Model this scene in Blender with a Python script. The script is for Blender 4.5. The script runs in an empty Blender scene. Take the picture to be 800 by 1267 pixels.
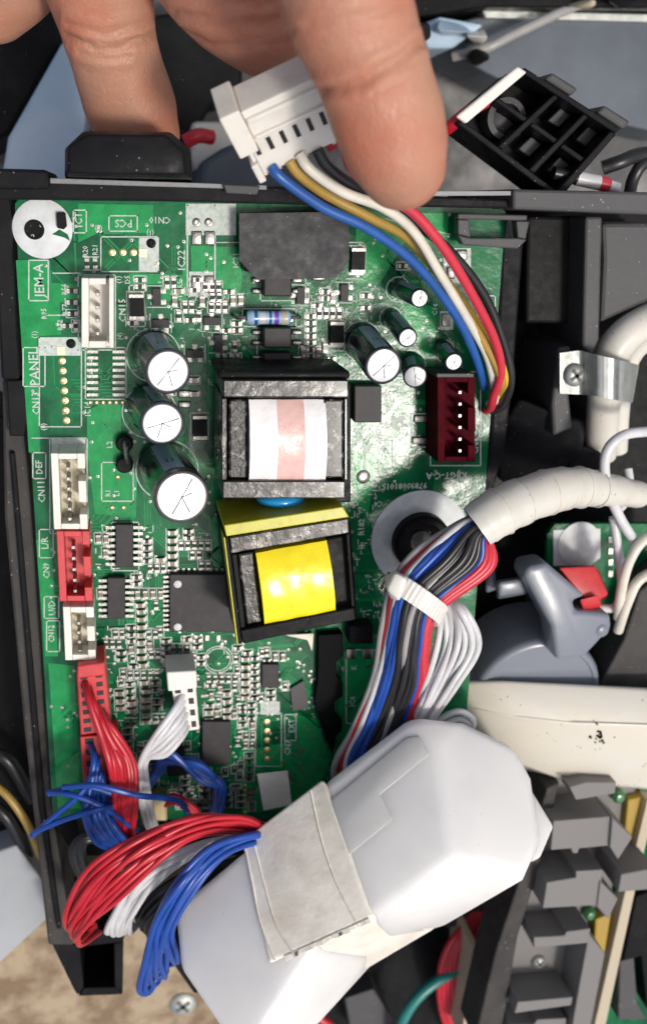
import bpy, bmesh, math, random
from mathutils import Vector, Matrix, noise as mnoise
random.seed(7)
S = 0.001                      # everything below is written in millimetres
F = 1240.0                     # focal length in pixels of the 800 x 1267 photograph
W0, H0 = 800.0, 1267.0
sc = bpy.context.scene
col = sc.collection

# ---------------------------------------------------------------- camera
def _n(v): return v.normalized()
zc = -_n(Vector((-250/F, 383.5/F, -1)))             # board normal seen from the camera
yc = -Vector((-111/F, -3860/F, -1)); yc = _n(yc - zc*yc.dot(zc))
xc = yc.cross(zc)
R = Matrix((xc, yc, zc))                            # camera -> world
DIST = 194.0
CAM = -(R @ Vector((0, 0, -1))) * DIST
cd = bpy.data.cameras.new('camera'); cam = bpy.data.objects.new('camera', cd); col.objects.link(cam)
cam.matrix_world = Matrix.Translation(CAM*S) @ R.to_4x4()
cd.sensor_fit = 'VERTICAL'; cd.sensor_height = 36.0; cd.lens = F/H0*36.0
cd.clip_start = 0.005; cd.clip_end = 60
cd.dof.use_dof = True; cd.dof.focus_distance = 0.170; cd.dof.aperture_fstop = 21.0
sc.camera = cam
sc.render.resolution_x, sc.render.resolution_y = 646, 1024

def P(px, py, z=0.0):
    """point in mm at height z that the photograph shows at px, py"""
    d = R @ Vector(((px-W0/2)/F, -(py-H0/2)/F, -1))
    return CAM + d*((z-CAM.z)/d.z)
def mmpx(px, py, z=0.0):
    """mm per photograph pixel there"""
    p = P(px, py, z); dep = (p-CAM).dot(R @ Vector((0, 0, -1)))
    return dep/F

# ---------------------------------------------------------------- light
g = P(500, 545); v = _n(CAM-g)
sun_dir = _n(Vector((-v.x, -v.y, v.z)))
sl = bpy.data.lights.new('sun', 'SUN'); so = bpy.data.objects.new('sun', sl); col.objects.link(so)
sl.energy = 1.85; sl.angle = math.radians(8); sl.color = (1, .95, .87)
so.rotation_euler = sun_dir.to_track_quat('Z', 'Y').to_euler()
w = bpy.data.worlds.new('World'); sc.world = w; w.use_nodes = True
nt = w.node_tree; bg = nt.nodes['Background']
sky = nt.nodes.new('ShaderNodeTexSky'); sky.sky_type = 'NISHITA'; sky.sun_disc = False
sky.sun_elevation = math.asin(sun_dir.z); sky.sun_rotation = math.atan2(sun_dir.x, sun_dir.y)
hs = nt.nodes.new('ShaderNodeHueSaturation'); hs.inputs['Saturation'].default_value = .68   # thin cloud: a paler sky
nt.links.new(sky.outputs[0], hs.inputs['Color']); nt.links.new(hs.outputs[0], bg.inputs[0]); bg.inputs[1].default_value = 0.135
sky.dust_density = 5.0; sky.air_density = 0.8; sky.ozone_density = 0.4
sc.view_settings.view_transform = 'Standard'; sc.view_settings.look = 'None'
sc.view_settings.exposure = 0.03; sc.view_settings.gamma = 1; sc.view_settings.use_curve_mapping = False
sc.render.engine = 'CYCLES'; sc.cycles.max_bounces = 8; sc.cycles.use_denoising = True

# ---------------------------------------------------------------- materials
def mat(name, c, rough=.5, metal=0., var=None, bump=None, dust=0., dcol=(.55, .53, .48), coat=0., sss=0., sssr=(1, .35, .18), rvar=0., alpha=1., trans=0., spec=.5, dscale=900, dmin=.0):
    """var = (scale per mm, second colour, low, high); bump = (scale per mm, mm); dust = share of speckles"""
    m = bpy.data.materials.new(name); m.use_nodes = True
    t = m.node_tree; N = t.nodes; L = t.links; b = N['Principled BSDF']
    b.inputs['Base Color'].default_value = (*c, 1); b.inputs['Roughness'].default_value = rough
    b.inputs['Metallic'].default_value = metal; b.inputs['Coat Weight'].default_value = coat
    b.inputs['Coat Roughness'].default_value = .12; b.inputs['Alpha'].default_value = alpha
    b.inputs['Transmission Weight'].default_value = trans; b.inputs['Specular IOR Level'].default_value = spec
    if sss:
        b.inputs['Subsurface Weight'].default_value = sss; b.inputs['Subsurface Radius'].default_value = sssr
        b.inputs['Subsurface Scale'].default_value = .0022
    tc = N.new('ShaderNodeTexCoord'); src = None
    def nz(scale, detail=4, rgh=.55):
        n = N.new('ShaderNodeTexNoise'); n.inputs['Scale'].default_value = scale*1000
        n.inputs['Detail'].default_value = detail; n.inputs['Roughness'].default_value = rgh
        L.new(tc.outputs['Object'], n.inputs['Vector']); return n.outputs['Fac']
    def rmp(x, lo, hi, a=0., bb=1.):
        r = N.new('ShaderNodeMapRange'); L.new(x, r.inputs[0]); r.inputs[1].default_value = lo; r.inputs[2].default_value = hi
        r.inputs[3].default_value = a; r.inputs[4].default_value = bb; return r.outputs[0]
    def mix(f, a, bb):
        x = N.new('ShaderNodeMix'); x.data_type = 'RGBA'; L.new(f, x.inputs[0])
        for k, q in ((6, a), (7, bb)):
            if isinstance(q, tuple): x.inputs[k].default_value = (*q, 1)
            else: L.new(q, x.inputs[k])
        return x.outputs[2]
    src = c
    if var: src = mix(rmp(nz(var[0]), var[2], var[3]), src, var[1])
    if dust:
        vo = N.new('ShaderNodeTexVoronoi'); vo.inputs['Scale'].default_value = dscale; vo.inputs['Randomness'].default_value = 1
        L.new(tc.outputs['Object'], vo.inputs['Vector'])
        sz = N.new('ShaderNodeMath'); sz.operation = 'MULTIPLY'; L.new(rmp(nz(.25, 3), .35, .75), sz.inputs[0]); sz.inputs[1].default_value = dust
        sb = N.new('ShaderNodeMath'); sb.operation = 'LESS_THAN'; L.new(vo.outputs['Distance'], sb.inputs[0]); L.new(sz.outputs[0], sb.inputs[1])
        film = rmp(nz(.12, 6, .65), .45, .8, dmin, dust*.18)
        mx = N.new('ShaderNodeMath'); mx.operation = 'MAXIMUM'; L.new(film, mx.inputs[0])
        s7 = N.new('ShaderNodeMath'); s7.operation = 'MULTIPLY'; L.new(sb.outputs[0], s7.inputs[0]); s7.inputs[1].default_value = .6
        L.new(s7.outputs[0], mx.inputs[1])
        src = mix(mx.outputs[0], src, dcol)
    if not isinstance(src, tuple): L.new(src, b.inputs['Base Color'])
    if rvar: L.new(rmp(nz(.6, 5), .3, .7, max(.03, rough-rvar), rough+rvar), b.inputs['Roughness'])
    if bump:
        bp = N.new('ShaderNodeBump'); bp.inputs['Strength'].default_value = 1; bp.inputs['Distance'].default_value = bump[1]*S
        L.new(nz(bump[0], 5), bp.inputs['Height']); L.new(bp.outputs[0], b.inputs['Normal'])
    return m
M = {}
M['pcb'] = mat('pcb_green', (.003, .078, .032), .17, var=(.12, (.005, .14, .05), .44, .56), bump=(.22, .16), rvar=.06, spec=.2)
M['pour'] = mat('pcb_pour_and_sunlit', (.014, .30, .085), .18, var=(.4, (.009, .22, .062), .4, .7), bump=(.3, .12), spec=.2)
M['trace'] = mat('pcb_trace', (.013, .24, .08), .18, bump=(.3, .1), spec=.2)
M['silk'] = mat('silkscreen', (.56, .61, .57), .6, var=(1.2, (.34, .43, .37), .45, .75), spec=.2)
M['disc'] = mat('pad_disc', (.62, .65, .66), .45, var=(.35, (.46, .49, .5), .4, .75), bump=(1.2, .02), dust=.1, dcol=(.3, .3, .28))
M['tin'] = mat('solder_tin', (.27, .265, .25), .38, 1., bump=(2.5, .05), rvar=.1)
M['gold'] = mat('bare_pad', (.6, .5, .28), .4, 1., bump=(3, .03))
M['alu'] = mat('aluminium_top', (.62, .62, .64), .5, .6, bump=(2.5, .012), rvar=.08)
M['score'] = mat('score_line', (.12, .12, .125), .7)
M['rim'] = mat('capacitor_rim', (.2, .19, .18), .3, .8)
M['sleeve'] = mat('capacitor_sleeve', (.012, .014, .022), .22, coat=.4, dust=.05)
M['stripe'] = mat('capacitor_stripe', (.28, .34, .46), .3, coat=.3)
M['black'] = mat('black_plastic', (.008, .0082, .009), .4, dust=.1, spec=.07, bump=(.8, .03), rvar=.1)
M['frame'] = mat('frame_plastic', (.009, .009, .0105), .44, dust=.13, spec=.07, bump=(.6, .05), rvar=.12, dcol=(.42, .41, .39))
M['rail'] = mat('dusty_rail', (.045, .041, .038), .55, dust=.2, spec=.25, bump=(.6, .08), var=(.15, (.028, .026, .026), .4, .65), dcol=(.35, .32, .28))
M['dgrey'] = mat('dark_grey_plastic', (.06, .06, .063), .5, dust=.18, spec=.3, bump=(.8, .05), dcol=(.4, .4, .38))
M['ferrite'] = mat('varnished_ferrite', (.013, .012, .011), .3, var=(.28, (.2, .18, .155), .56, .66), bump=(.5, .2), coat=.3, rvar=.14, spec=.35)  # pale blotches: glue with its glare painted into the base colour
M['ferrite2'] = mat('speckled_bobbin', (.011, .01, .01), .32, var=(.7, (.2, .185, .17), .55, .64), bump=(1.0, .2), coat=.12, spec=.35)
M['chip'] = mat('chip_epoxy', (.018, .017, .019), .5, bump=(6, .01), var=(.6, (.03, .028, .03), .4, .7), dust=.04, spec=.3)
M['jet'] = mat('jet_black', (.004, .004, .0045), .6, spec=.06)
M['tapeblk'] = mat('black_tape', (.024, .025, .028), .5, spec=.3, bump=(.35, .12), dust=.1, rvar=.1)
M['wtape'] = mat('winding_white', (.86, .84, .83), .28, var=(.3, (.72, .68, .67), .5, .8), coat=.6, bump=(.3, .3))
M['ptape'] = mat('winding_pink', (.72, .47, .42), .28, var=(.5, (.62, .36, .31), .5, .8), coat=.6, bump=(.3, .3))
M['ytape'] = mat('winding_yellow', (.92, .74, .005), .25, var=(.3, (.85, .62, .0), .5, .8), coat=.6, bump=(.35, .18))
M['ytape2'] = mat('core_tape_yellow', (.5, .47, .02), .38, var=(.3, (.4, .36, .03), .4, .7), bump=(.5, .06))
M['bluecap'] = mat('blue_disc', (.02, .33, .72), .2, coat=.6)
M['nylon'] = mat('cream_nylon', (.80, .77, .68), .42, var=(.35, (.68, .63, .52), .45, .8), sss=.15, sssr=(1, .9, .7), bump=(.8, .03))
M['nylonw'] = mat('white_nylon', (.74, .71, .65), .4, var=(.3, (.64, .6, .54), .5, .8), sss=.15, sssr=(1, .95, .9), bump=(.8, .02))
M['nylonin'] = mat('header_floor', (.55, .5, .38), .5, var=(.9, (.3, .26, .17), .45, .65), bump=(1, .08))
M['rednylon'] = mat('red_nylon', (.56, .03, .035), .36, var=(.4, (.42, .02, .025), .45, .75), sss=.1, bump=(.8, .02))
M['darkred'] = mat('dark_red_nylon', (.05, .001, .005), .6, var=(.4, (.085, .002, .008), .45, .75), spec=.04, bump=(.8, .03))
M['plug'] = mat('translucent_plug', (.82, .81, .79), .33, sss=.75, sssr=(1, 1, 1.05), var=(.06, (.74, .74, .73), .45, .7), bump=(.25, .05), dust=.07, dcol=(.12, .1, .08), dscale=420)
M['plug'].node_tree.nodes['Principled BSDF'].inputs['Subsurface Scale'].default_value = .007
M['ctape'] = mat('cream_tape', (.84, .80, .71), .5, var=(.1, (.62, .56, .46), .45, .75), bump=(.22, .3), dust=.04, dcol=(.16, .12, .08))
M['csleeve'] = mat('cable_wrap', (.66, .64, .57), .42, var=(.2, (.66, .62, .54), .45, .75), bump=(.5, .06), dust=.16, dcol=(.1, .08, .06), coat=.2, dscale=600)
M['cover'] = mat('cream_cover', (.66, .62, .52), .4, var=(.08, (.66, .64, .58), .42, .7), bump=(.2, .07), dust=.2, dcol=(.05, .04, .03), coat=.3, dscale=600)
M['grey'] = mat('grey_plastic', (.19, .21, .25), .3, bump=(.6, .03), dust=.04, coat=.1)
M['comb'] = mat('comb_plastic', (.185, .178, .172), .55, spec=.3, bump=(1, .03), dust=.1, dcol=(.42, .4, .38))
M['dsteel'] = mat('dull_steel', (.16, .165, .17), .5, .6, bump=(.7, .05), dust=.06)
M['steel'] = mat('zinc_steel', (.40, .42, .40), .5, .7, var=(.25, (.5, .52, .48), .45, .7), bump=(.7, .05), rvar=.12, dust=.08)
M['bluesteel'] = mat('painted_sheet', (.055, .07, .09), .45, .2, var=(.05, (.08, .10, .125), .4, .7), bump=(.2, .05), dust=.1)
M['paleblue'] = mat('pale_blue_bar', (.36, .49, .62), .35, var=(.06, (.5, .6, .7), .4, .7))
M['cloth'] = mat('dusty_ground', (.10, .10, .10), .9, var=(.05, (.30, .29, .28), .4, .62), bump=(.12, 2.5))
M['stone'] = mat('tan_stone', (.20, .135, .08), .8, var=(.13, (.38, .3, .2), .4, .62), bump=(.4, .5), dust=.1, dcol=(.16, .1, .06))
M['skin'] = mat('skin', (.47, .24, .16), .46, sss=.22, var=(.05, (.47, .165, .10), .4, .62), bump=(1.2, .12), rvar=.08, spec=.35)
def skin_lines(m):
    t = m.node_tree; N = t.nodes; L = t.links; b = N['Principled BSDF']; old = b.inputs['Normal'].links[0].from_node
    tc = N.new('ShaderNodeTexCoord'); vo = N.new('ShaderNodeTexVoronoi'); vo.feature = 'DISTANCE_TO_EDGE'; vo.inputs['Scale'].default_value = 1100
    mp = N.new('ShaderNodeMapping'); mp.inputs['Scale'].default_value = (1, .55, 1); mp.inputs['Rotation'].default_value = (0, 0, .5)
    L.new(tc.outputs['Object'], mp.inputs[0]); L.new(mp.outputs[0], vo.inputs['Vector'])
    r = N.new('ShaderNodeMapRange'); r.inputs[2].default_value = .12; L.new(vo.outputs['Distance'], r.inputs[0])
    bp = N.new('ShaderNodeBump'); bp.inputs['Strength'].default_value = .5; bp.inputs['Distance'].default_value = .07*S
    L.new(r.outputs[0], bp.inputs['Height']); L.new(old.outputs[0], bp.inputs['Normal']); L.new(bp.outputs[0], b.inputs['Normal'])
skin_lines(M['skin'])
for nme, c in dict(red=(.52, .016, .03), blue=(.012, .07, .36), hblue=(.02, .10, .36), white=(.66, .66, .67), black=(.016, .016, .018), grey=(.33, .32, .31), yellow=(.68, .42, .02), ochre=(.42, .27, .06), cream=(.72, .68, .58), teal=(.02, .22, .2), coral=(.6, .035, .06), dblue=(.02, .06, .25)).items():
    M['w_'+nme] = mat('wire_'+nme, c, .34, bump=(.35, .05), var=(.15, tuple(x*.82 for x in c), .4, .7), dust=.015)
M['palegrey'] = mat('pale_grey_paint', (.36, .38, .4), .5, var=(.05, (.28, .3, .32), .4, .7), dust=.05)
M['glintgreen'] = mat('glint_green', (.03, .16, .05), .2, coat=.5)  # plastic colour for the painted green glints
M['tie'] = mat('cable_tie_nylon', (.72, .70, .64), .38, sss=.3, sssr=(1, 1, .9))
M['yellowpl'] = mat('yellow_plastic', (.36, .23, .015), .45, bump=(.6, .03))
M['tan'] = mat('tan_strip', (.47, .40, .29), .55, bump=(.3, .05))
for k, c in dict(rb=(.30, .44, .66), r1=(.02, .10, .22), r2=(.55, .52, .5), r3=(.16, .06, .42), r4=(.5, .42, .26), smc=(.15, .115, .08)).items():
    M[k] = mat('resistor_'+k, c, .3, coat=.4)

# ---------------------------------------------------------------- mesh helpers
def top(o):
    while o.parent: o = o.parent
    return o
def finish(name, bm, m, parent=None, bev=0., smooth=None, label=None, seg=2):
    if bev:
        bmesh.ops.remove_doubles(bm, verts=bm.verts, dist=.001)
        es = [e for e in bm.edges if len(e.link_faces) == 2 and e.calc_face_angle(0) > .5]
        bmesh.ops.bevel(bm, geom=es, offset=bev, segments=seg, profile=.5, affect='EDGES', clamp_overlap=True)
    bmesh.ops.recalc_face_normals(bm, faces=bm.faces)
    org = top(parent).location/S if parent else None
    if org is None:
        lo = Vector([min(q.co[i] for q in bm.verts) for i in range(3)]); hi = Vector([max(q.co[i] for q in bm.verts) for i in range(3)])
        org = Vector(((lo.x+hi.x)/2, (lo.y+hi.y)/2, lo.z))
    for q in bm.verts: q.co = (q.co-org)*S
    me = bpy.data.meshes.new(name); bm.to_mesh(me); bm.free()
    ms = m if isinstance(m, (list, tuple)) else [m]
    for x in ms: me.materials.append(M[x])
    if smooth is not None:
        me.polygons.foreach_set('use_smooth', [True]*len(me.polygons))
        me.set_sharp_from_angle(angle=math.radians(smooth))
    o = bpy.data.objects.new(name, me); col.objects.link(o)
    if parent:
        o.parent = parent
    else: o.location = org*S
    if label: o['label'] = label
    return o
def thing(name, label, cat, at, group=None):
    o = bpy.data.objects.new(name, None); col.objects.link(o); o.empty_display_size = .01
    o.location = at*S
    o['label'] = label; o['category'] = cat
    if group: o['group'] = group
    return o
def tag(o, label, cat, group=None):
    o['label'] = label; o['category'] = cat
    if group: o['group'] = group
    return o
def sub(name, parent):
    """an Empty part that holds sub-parts"""
    o = bpy.data.objects.new(name, None); col.objects.link(o); o.empty_display_size = .005
    o.parent = parent
    return o

def a_poly(bm, top, bot, mi=0):
    n = len(top); a = [bm.verts.new(q) for q in top]; b = [bm.verts.new(q) for q in bot]
    fs = [bm.faces.new(a), bm.faces.new(b[::-1])] + [bm.faces.new((a[i], b[i], b[(i+1) % n], a[(i+1) % n])) for i in range(n)]
    for f in fs: f.material_index = mi
    return a
def a_prism(bm, pts, z1, z0, mi=0):
    """outline in photograph pixels at height z1, standing straight down to z0"""
    top = [P(x, y, z1) for x, y in pts]; a_poly(bm, top, [Vector((q.x, q.y, z0)) for q in top], mi)
def a_rect(bm, x0, y0, x1, y1, z1, z0, mi=0): a_prism(bm, [(x0, y0), (x1, y0), (x1, y1), (x0, y1)], z1, z0, mi)
def a_box(bm, c, ax, ay, az, mi=0):
    """half-axis vectors"""
    top = [c+ax*i+ay*j+az for i, j in ((-1, -1), (1, -1), (1, 1), (-1, 1))]
    a_poly(bm, top, [q-az*2 for q in top], mi)
def a_sheet(bm, pts, mi=0):
    f = bm.faces.new([bm.verts.new(q) for q in pts]); f.material_index = mi; return f
def prism(name, pts, z1, z0, m, parent=None, bev=.15, **k):
    bm = bmesh.new(); a_prism(bm, pts, z1, z0); return finish(name, bm, m, parent, bev, **k)
def rect(name, x0, y0, x1, y1, z1, z0, m, parent=None, bev=.15, **k):
    return prism(name, [(x0, y0), (x1, y0), (x1, y1), (x0, y1)], z1, z0, m, parent, bev, **k)
def hull(name, pts, m, parent=None, bev=.6, smooth=None, seg=3, **k):
    bm = bmesh.new(); vs = [bm.verts.new(q if isinstance(q, Vector) else P(*q)) for q in pts]
    r = bmesh.ops.convex_hull(bm, input=vs)
    loose = [q for q in bm.verts if not q.link_faces]; bmesh.ops.delete(bm, geom=loose, context='VERTS')
    bmesh.ops.dissolve_limit(bm, angle_limit=.14, verts=bm.verts, edges=bm.edges)
    return finish(name, bm, m, parent, bev, smooth=smooth, seg=seg, **k)
def spline(pts, n=8):
    q = [pts[0]*2-pts[1]]+pts+[pts[-1]*2-pts[-2]]; out = []
    for i in range(1, len(q)-2):
        a, b, c, d = q[i-1:i+3]
        for k in range(n):
            t = k/n
            out.append(.5*((2*b)+(c-a)*t+(2*a-5*b+4*c-d)*t*t+(3*b-a-3*c+d)*t**3))
    return out+[pts[-1]]
def a_tube(bm, path, rad, n=10, mi=0, caps=True, ell=None):
    rs = rad if isinstance(rad, (list, tuple)) else [rad]*len(path)
    t0 = (path[1]-path[0]).normalized(); u = t0.orthogonal().normalized(); prev = t0; rings = []
    for i, p in enumerate(path):
        t = (path[min(i+1, len(path)-1)]-path[max(i-1, 0)]).normalized()
        u = prev.rotation_difference(t) @ u; u = (u-t*u.dot(t)).normalized(); w_ = t.cross(u); prev = t
        rings.append([bm.verts.new(p+(u*math.cos(2*math.pi*k/n)+w_*math.sin(2*math.pi*k/n))*rs[i]) for k in range(n)])
    for a, b in zip(rings, rings[1:]):
        for k in range(n):
            f = bm.faces.new((a[k], a[(k+1) % n], b[(k+1) % n], b[k])); f.material_index = mi; f.smooth = True
    if caps:
        for rg in (rings[0][::-1], rings[-1]):
            f = bm.faces.new(rg); f.material_index = mi
    return rings
def wire(name, pts, rpx, m, parent=None, n=8, sides=10, label=None, jit=0.):
    """round wire through (px, py, z); rpx: radius in photograph pixels at its middle"""
    if jit: pts = [(x+random.uniform(-jit, jit), y+random.uniform(-jit, jit), z+random.uniform(-jit, jit)*.3) for x, y, z in pts]
    c = pts[len(pts)//2]; r = rpx*mmpx(*c)
    bm = bmesh.new(); a_tube(bm, spline([P(*q) for q in pts], n), r, sides)
    return finish(name, bm, m, parent, smooth=40, label=label)
def a_lathe(bm, base, axis, prof, n=28, mi=None):
    """prof: list of (radius, distance along axis, material index)"""
    ax = axis.normalized(); u = ax.orthogonal().normalized(); w_ = ax.cross(u); rings = []
    for r, h, *_ in prof:
        c = base+ax*h
        rings.append([bm.verts.new(c+(u*math.cos(2*math.pi*k/n)+w_*math.sin(2*math.pi*k/n))*r) for k in range(n)] if r > 1e-6 else [bm.verts.new(c)])
    for i, (a, b) in enumerate(zip(rings, rings[1:])):
        idx = prof[i][2] if len(prof[i]) > 2 else 0
        for k in range(n):
            if len(a) == 1 and len(b) == 1: continue
            if len(a) == 1: f = bm.faces.new((a[0], b[k], b[(k+1) % n]))
            elif len(b) == 1: f = bm.faces.new((a[k], a[(k+1) % n], b[0]))
            else: f = bm.faces.new((a[k], a[(k+1) % n], b[(k+1) % n], b[k]))
            f.material_index = idx
UP = Vector((0, 0, 1))
def lathe(name, base, axis, prof, m, parent=None, n=28, smooth=35, **k):
    bm = bmesh.new(); a_lathe(bm, base, axis, prof, n); return finish(name, bm, m, parent, smooth=smooth, **k)

def plane_of(*three):
    a, b, c = [P(*q) for q in three]; n = (b-a).cross(c-a).normalized()
    if n.z < 0: n = -n
    return a, n
def on(pl, px, py, off=0.):
    """point of a plane, lifted by off mm, that the photograph shows at px, py"""
    a, n = pl; a = a+n*off; d = R @ Vector(((px-W0/2)/F, -(py-H0/2)/F, -1))
    return CAM+d*((a-CAM).dot(n)/d.dot(n))

# ---------------------------------------------------------------- ground
bm = bmesh.new()
NG = 60
for iy in range(NG+1):
    for ix in range(NG+1):
        x, y = -900+1800*ix/NG, -900+1800*iy/NG
        bm.verts.new((x, y, -112+8*mnoise.noise(Vector((x*.004, y*.004, 1)))))
bm.verts.ensure_lookup_table()
for iy in range(NG):
    for ix in range(NG):
        k = iy*(NG+1)+ix; bm.faces.new([bm.verts[q] for q in (k, k+1, k+NG+2, k+NG+1)])
o = finish('ground', bm, 'cloth', smooth=60); o['kind'] = 'structure'
prism('stone_slab', [(-60, 1120), (60, 1060), (330, 1120), (330, 1330), (-60, 1330)], -30, -118, 'stone', bev=2.)
tag(bpy.data.objects['stone_slab'], 'rough tan stone slab under the lower corner of the black frame', 'slab')

# ---------------------------------------------------------------- circuit board
B = thing('circuit_board', 'green circuit board with two transformers, capacitors and rows of connectors in black frame', 'circuit board', P(320, 620, -1.6))
prism('substrate', [(24, 246), (618, 256), (625, 262), (600, 600), (566, 1014), (66, 1014), (44, 650), (19, 262), (19, 252)], 0, -1.6, 'pcb', B, bev=0.)
def flat(bm, pts, z): a_sheet(bm, [P(x, y, 0)+UP*z for x, y in pts])
# copper areas under the lacquer, and green patches painted bright as if sunlit
bm = bmesh.new(); nz_ = .005
for pts in ([(20, 322), (62, 322), (64, 350), (100, 352), (100, 372), (74, 374), (76, 414), (46, 416), (50, 560), (36, 560)],
            [(97, 252), (190, 254), (190, 288), (120, 289), (97, 300)],
            [(160, 338), (226, 340), (228, 300), (232, 300), (233, 372), (200, 372), (198, 352), (160, 352)],
            [(236, 304), (292, 306), (300, 340), (296, 370), (268, 371), (268, 338), (237, 336)],
            [(124, 500), (150, 500), (150, 560), (170, 590), (168, 640), (118, 636), (108, 560), (108, 508)],
            [(440, 262), (555, 264), (552, 300), (500, 300), (470, 350), (440, 350)],
            [(500, 372), (538, 380), (538, 460), (520, 470), (520, 430), (498, 400)],
            [(426, 806), (466, 806), (458, 880), (440, 920), (412, 945), (420, 870)], [(366, 884), (392, 890), (408, 940), (400, 960), (372, 948)],  # both patches beside the notched strip paint sunlit green onto the board
            [(45, 668), (64, 668), (72, 812), (56, 812)], [(60, 820), (92, 824), (100, 1000), (72, 1000)],
            [(296, 930), (390, 912), (400, 960), (370, 1000), (300, 1006)],
            [(438, 560), (466, 560), (455, 640), (436, 620)]):
    nz_ += .0012; flat(bm, pts, nz_)
o = finish('copper_and_sunlit_area', bm, 'pour', B); o['kind'] = 'stuff'
# traces
bm = bmesh.new(); vias = []
def ribbon(pts, wd=.22, z=.025):
    for a, b in zip(pts, pts[1:]):
        d = b-a
        if d.length < .05: continue
        d.normalize(); s = Vector((-d.y, d.x, 0))*wd/2; e = d*wd*.35
        a_sheet(bm, [a-e-s+UP*z, b+e-s+UP*z, b+e+s+UP*z, a-e+s+UP*z])
LO, HI = P(66, 1005), P(600, 262)
rt = random.Random(3)
for k in range(230):
    x0 = rt.uniform(40, 590); y0 = rt.choice([rt.uniform(262, 1000), rt.uniform(640, 1000)])
    p = P(x0, y0); a = rt.randrange(8); bus = rt.choice([1, 1, 2, 3, 5]); path = [Vector(p)]
    for s_ in range(rt.randrange(2, 6)):
        a = (a+rt.choice([-1, 1, 0])) % 8
        q = path[-1]+Vector((math.cos(a*math.pi/4), math.sin(a*math.pi/4), 0))*rt.uniform(1, 8)
        if not (LO.x+2 < q.x < HI.x-6 and LO.y+2 < q.y < HI.y-2): break
        path.append(q)
    if len(path) < 2: continue
    d0 = (path[1]-path[0]).normalized(); off = Vector((-d0.y, d0.x, 0))
    for j in range(bus):
        ribbon([q+off*j*.5 for q in path], rt.choice([.16, .2, .26]))
    vias += [path[0], path[-1]]
for (xa, ya, n, dx, dy) in ((88, 470, 4, 18, -10), (88, 490, 4, 20, -14), (150, 470, 5, 14, 12), (100, 640, 5, 22, -20), (430, 560, 7, 22, -30)):
    for j in range(n):
        p = P(xa+j*3, ya+j*4); ribbon([p, p+Vector((2+.2*j, 0, 0)), p+Vector((2+.2*j+dx*.1, dy*-.12, 0)), p+Vector((5+dx*.1, dy*-.12, 0))], .2)
o = finish('copper_trace', bm, 'trace', B); o['kind'] = 'stuff'
# small vias
bm = bmesh.new()
for k in range(260): vias.append(P(rt.uniform(118, 410), rt.uniform(780, 1000)))
for k in range(190): vias.append(P(rt.uniform(35, 585), rt.uniform(262, 640)) if k < 80 else P(rt.uniform(80, 420), rt.uniform(640, 1000)))
for p in vias: a_lathe(bm, p+UP*.03, UP, [(.34, 0), (.3, .05), (.14, .06), (.1, -.02), (0, -.02)], 8)
o = finish('solder_via', bm, ['tin'], B, smooth=40); o['kind'] = 'stuff'

# ---- silkscreen: outlines and lettering
silk = bmesh.new()
def line(pts, wd=.2, closed=False, z=.05):
    q = [P(x, y) for x, y in pts]
    if closed: q.append(q[0])
    for a, b in zip(q, q[1:]):
        d = (b-a); 
        if d.length < .01: continue
        d.normalize(); s = Vector((-d.y, d.x, 0))*wd/2; e = d*wd/2
        a_sheet(silk, [a-e-s+UP*z, b+e-s+UP*z, b+e+s+UP*z, a-e+s+UP*z])
def obox(x0, y0, x1, y1, wd=.2): line([(x0, y0), (x1, y0), (x1, y1), (x0, y1)], wd, True)
def ring(x, y, rp, wd=.2, z=.05, n=40, a0=0, a1=360):
    c = P(x, y); r = rp*mmpx(x, y)
    for k in range(n):
        t0, t1 = math.radians(a0+(a1-a0)*k/n), math.radians(a0+(a1-a0)*(k+1)/n)
        e = lambda t, q: c+Vector((math.cos(t), math.sin(t), 0))*q+UP*z
        a_sheet(silk, [e(t0, r-wd/2), e(t0, r+wd/2), e(t1, r+wd/2), e(t1, r-wd/2)])
def text(s, x, y, hpx, rot=0, sx=.95):
    cu = bpy.data.curves.new('t', 'FONT'); cu.body = s; cu.align_x = 'CENTER'; cu.align_y = 'CENTER'; cu.size = 1; cu.resolution_u = 1; cu.offset = .012
    ob = bpy.data.objects.new('t', cu); col.objects.link(ob); dg = bpy.context.evaluated_depsgraph_get()
    me = bpy.data.meshes.new_from_object(ob.evaluated_get(dg)); bpy.data.objects.remove(ob)
    sc_ = hpx*.8*mmpx(x, y)/.72; c = P(x, y)
    mt = Matrix.Translation(c+UP*.055) @ Matrix.Rotation(math.radians(rot), 4, 'Z') @ Matrix.Diagonal((sc_*sx, sc_, sc_, 1))
    vs = [silk.verts.new(mt @ q.co) for q in me.vertices]
    for f in me.polygons:
        try: silk.faces.new([vs[i] for i in f.vertices])
        except ValueError: pass
    bpy.data.meshes.remove(me)
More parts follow.
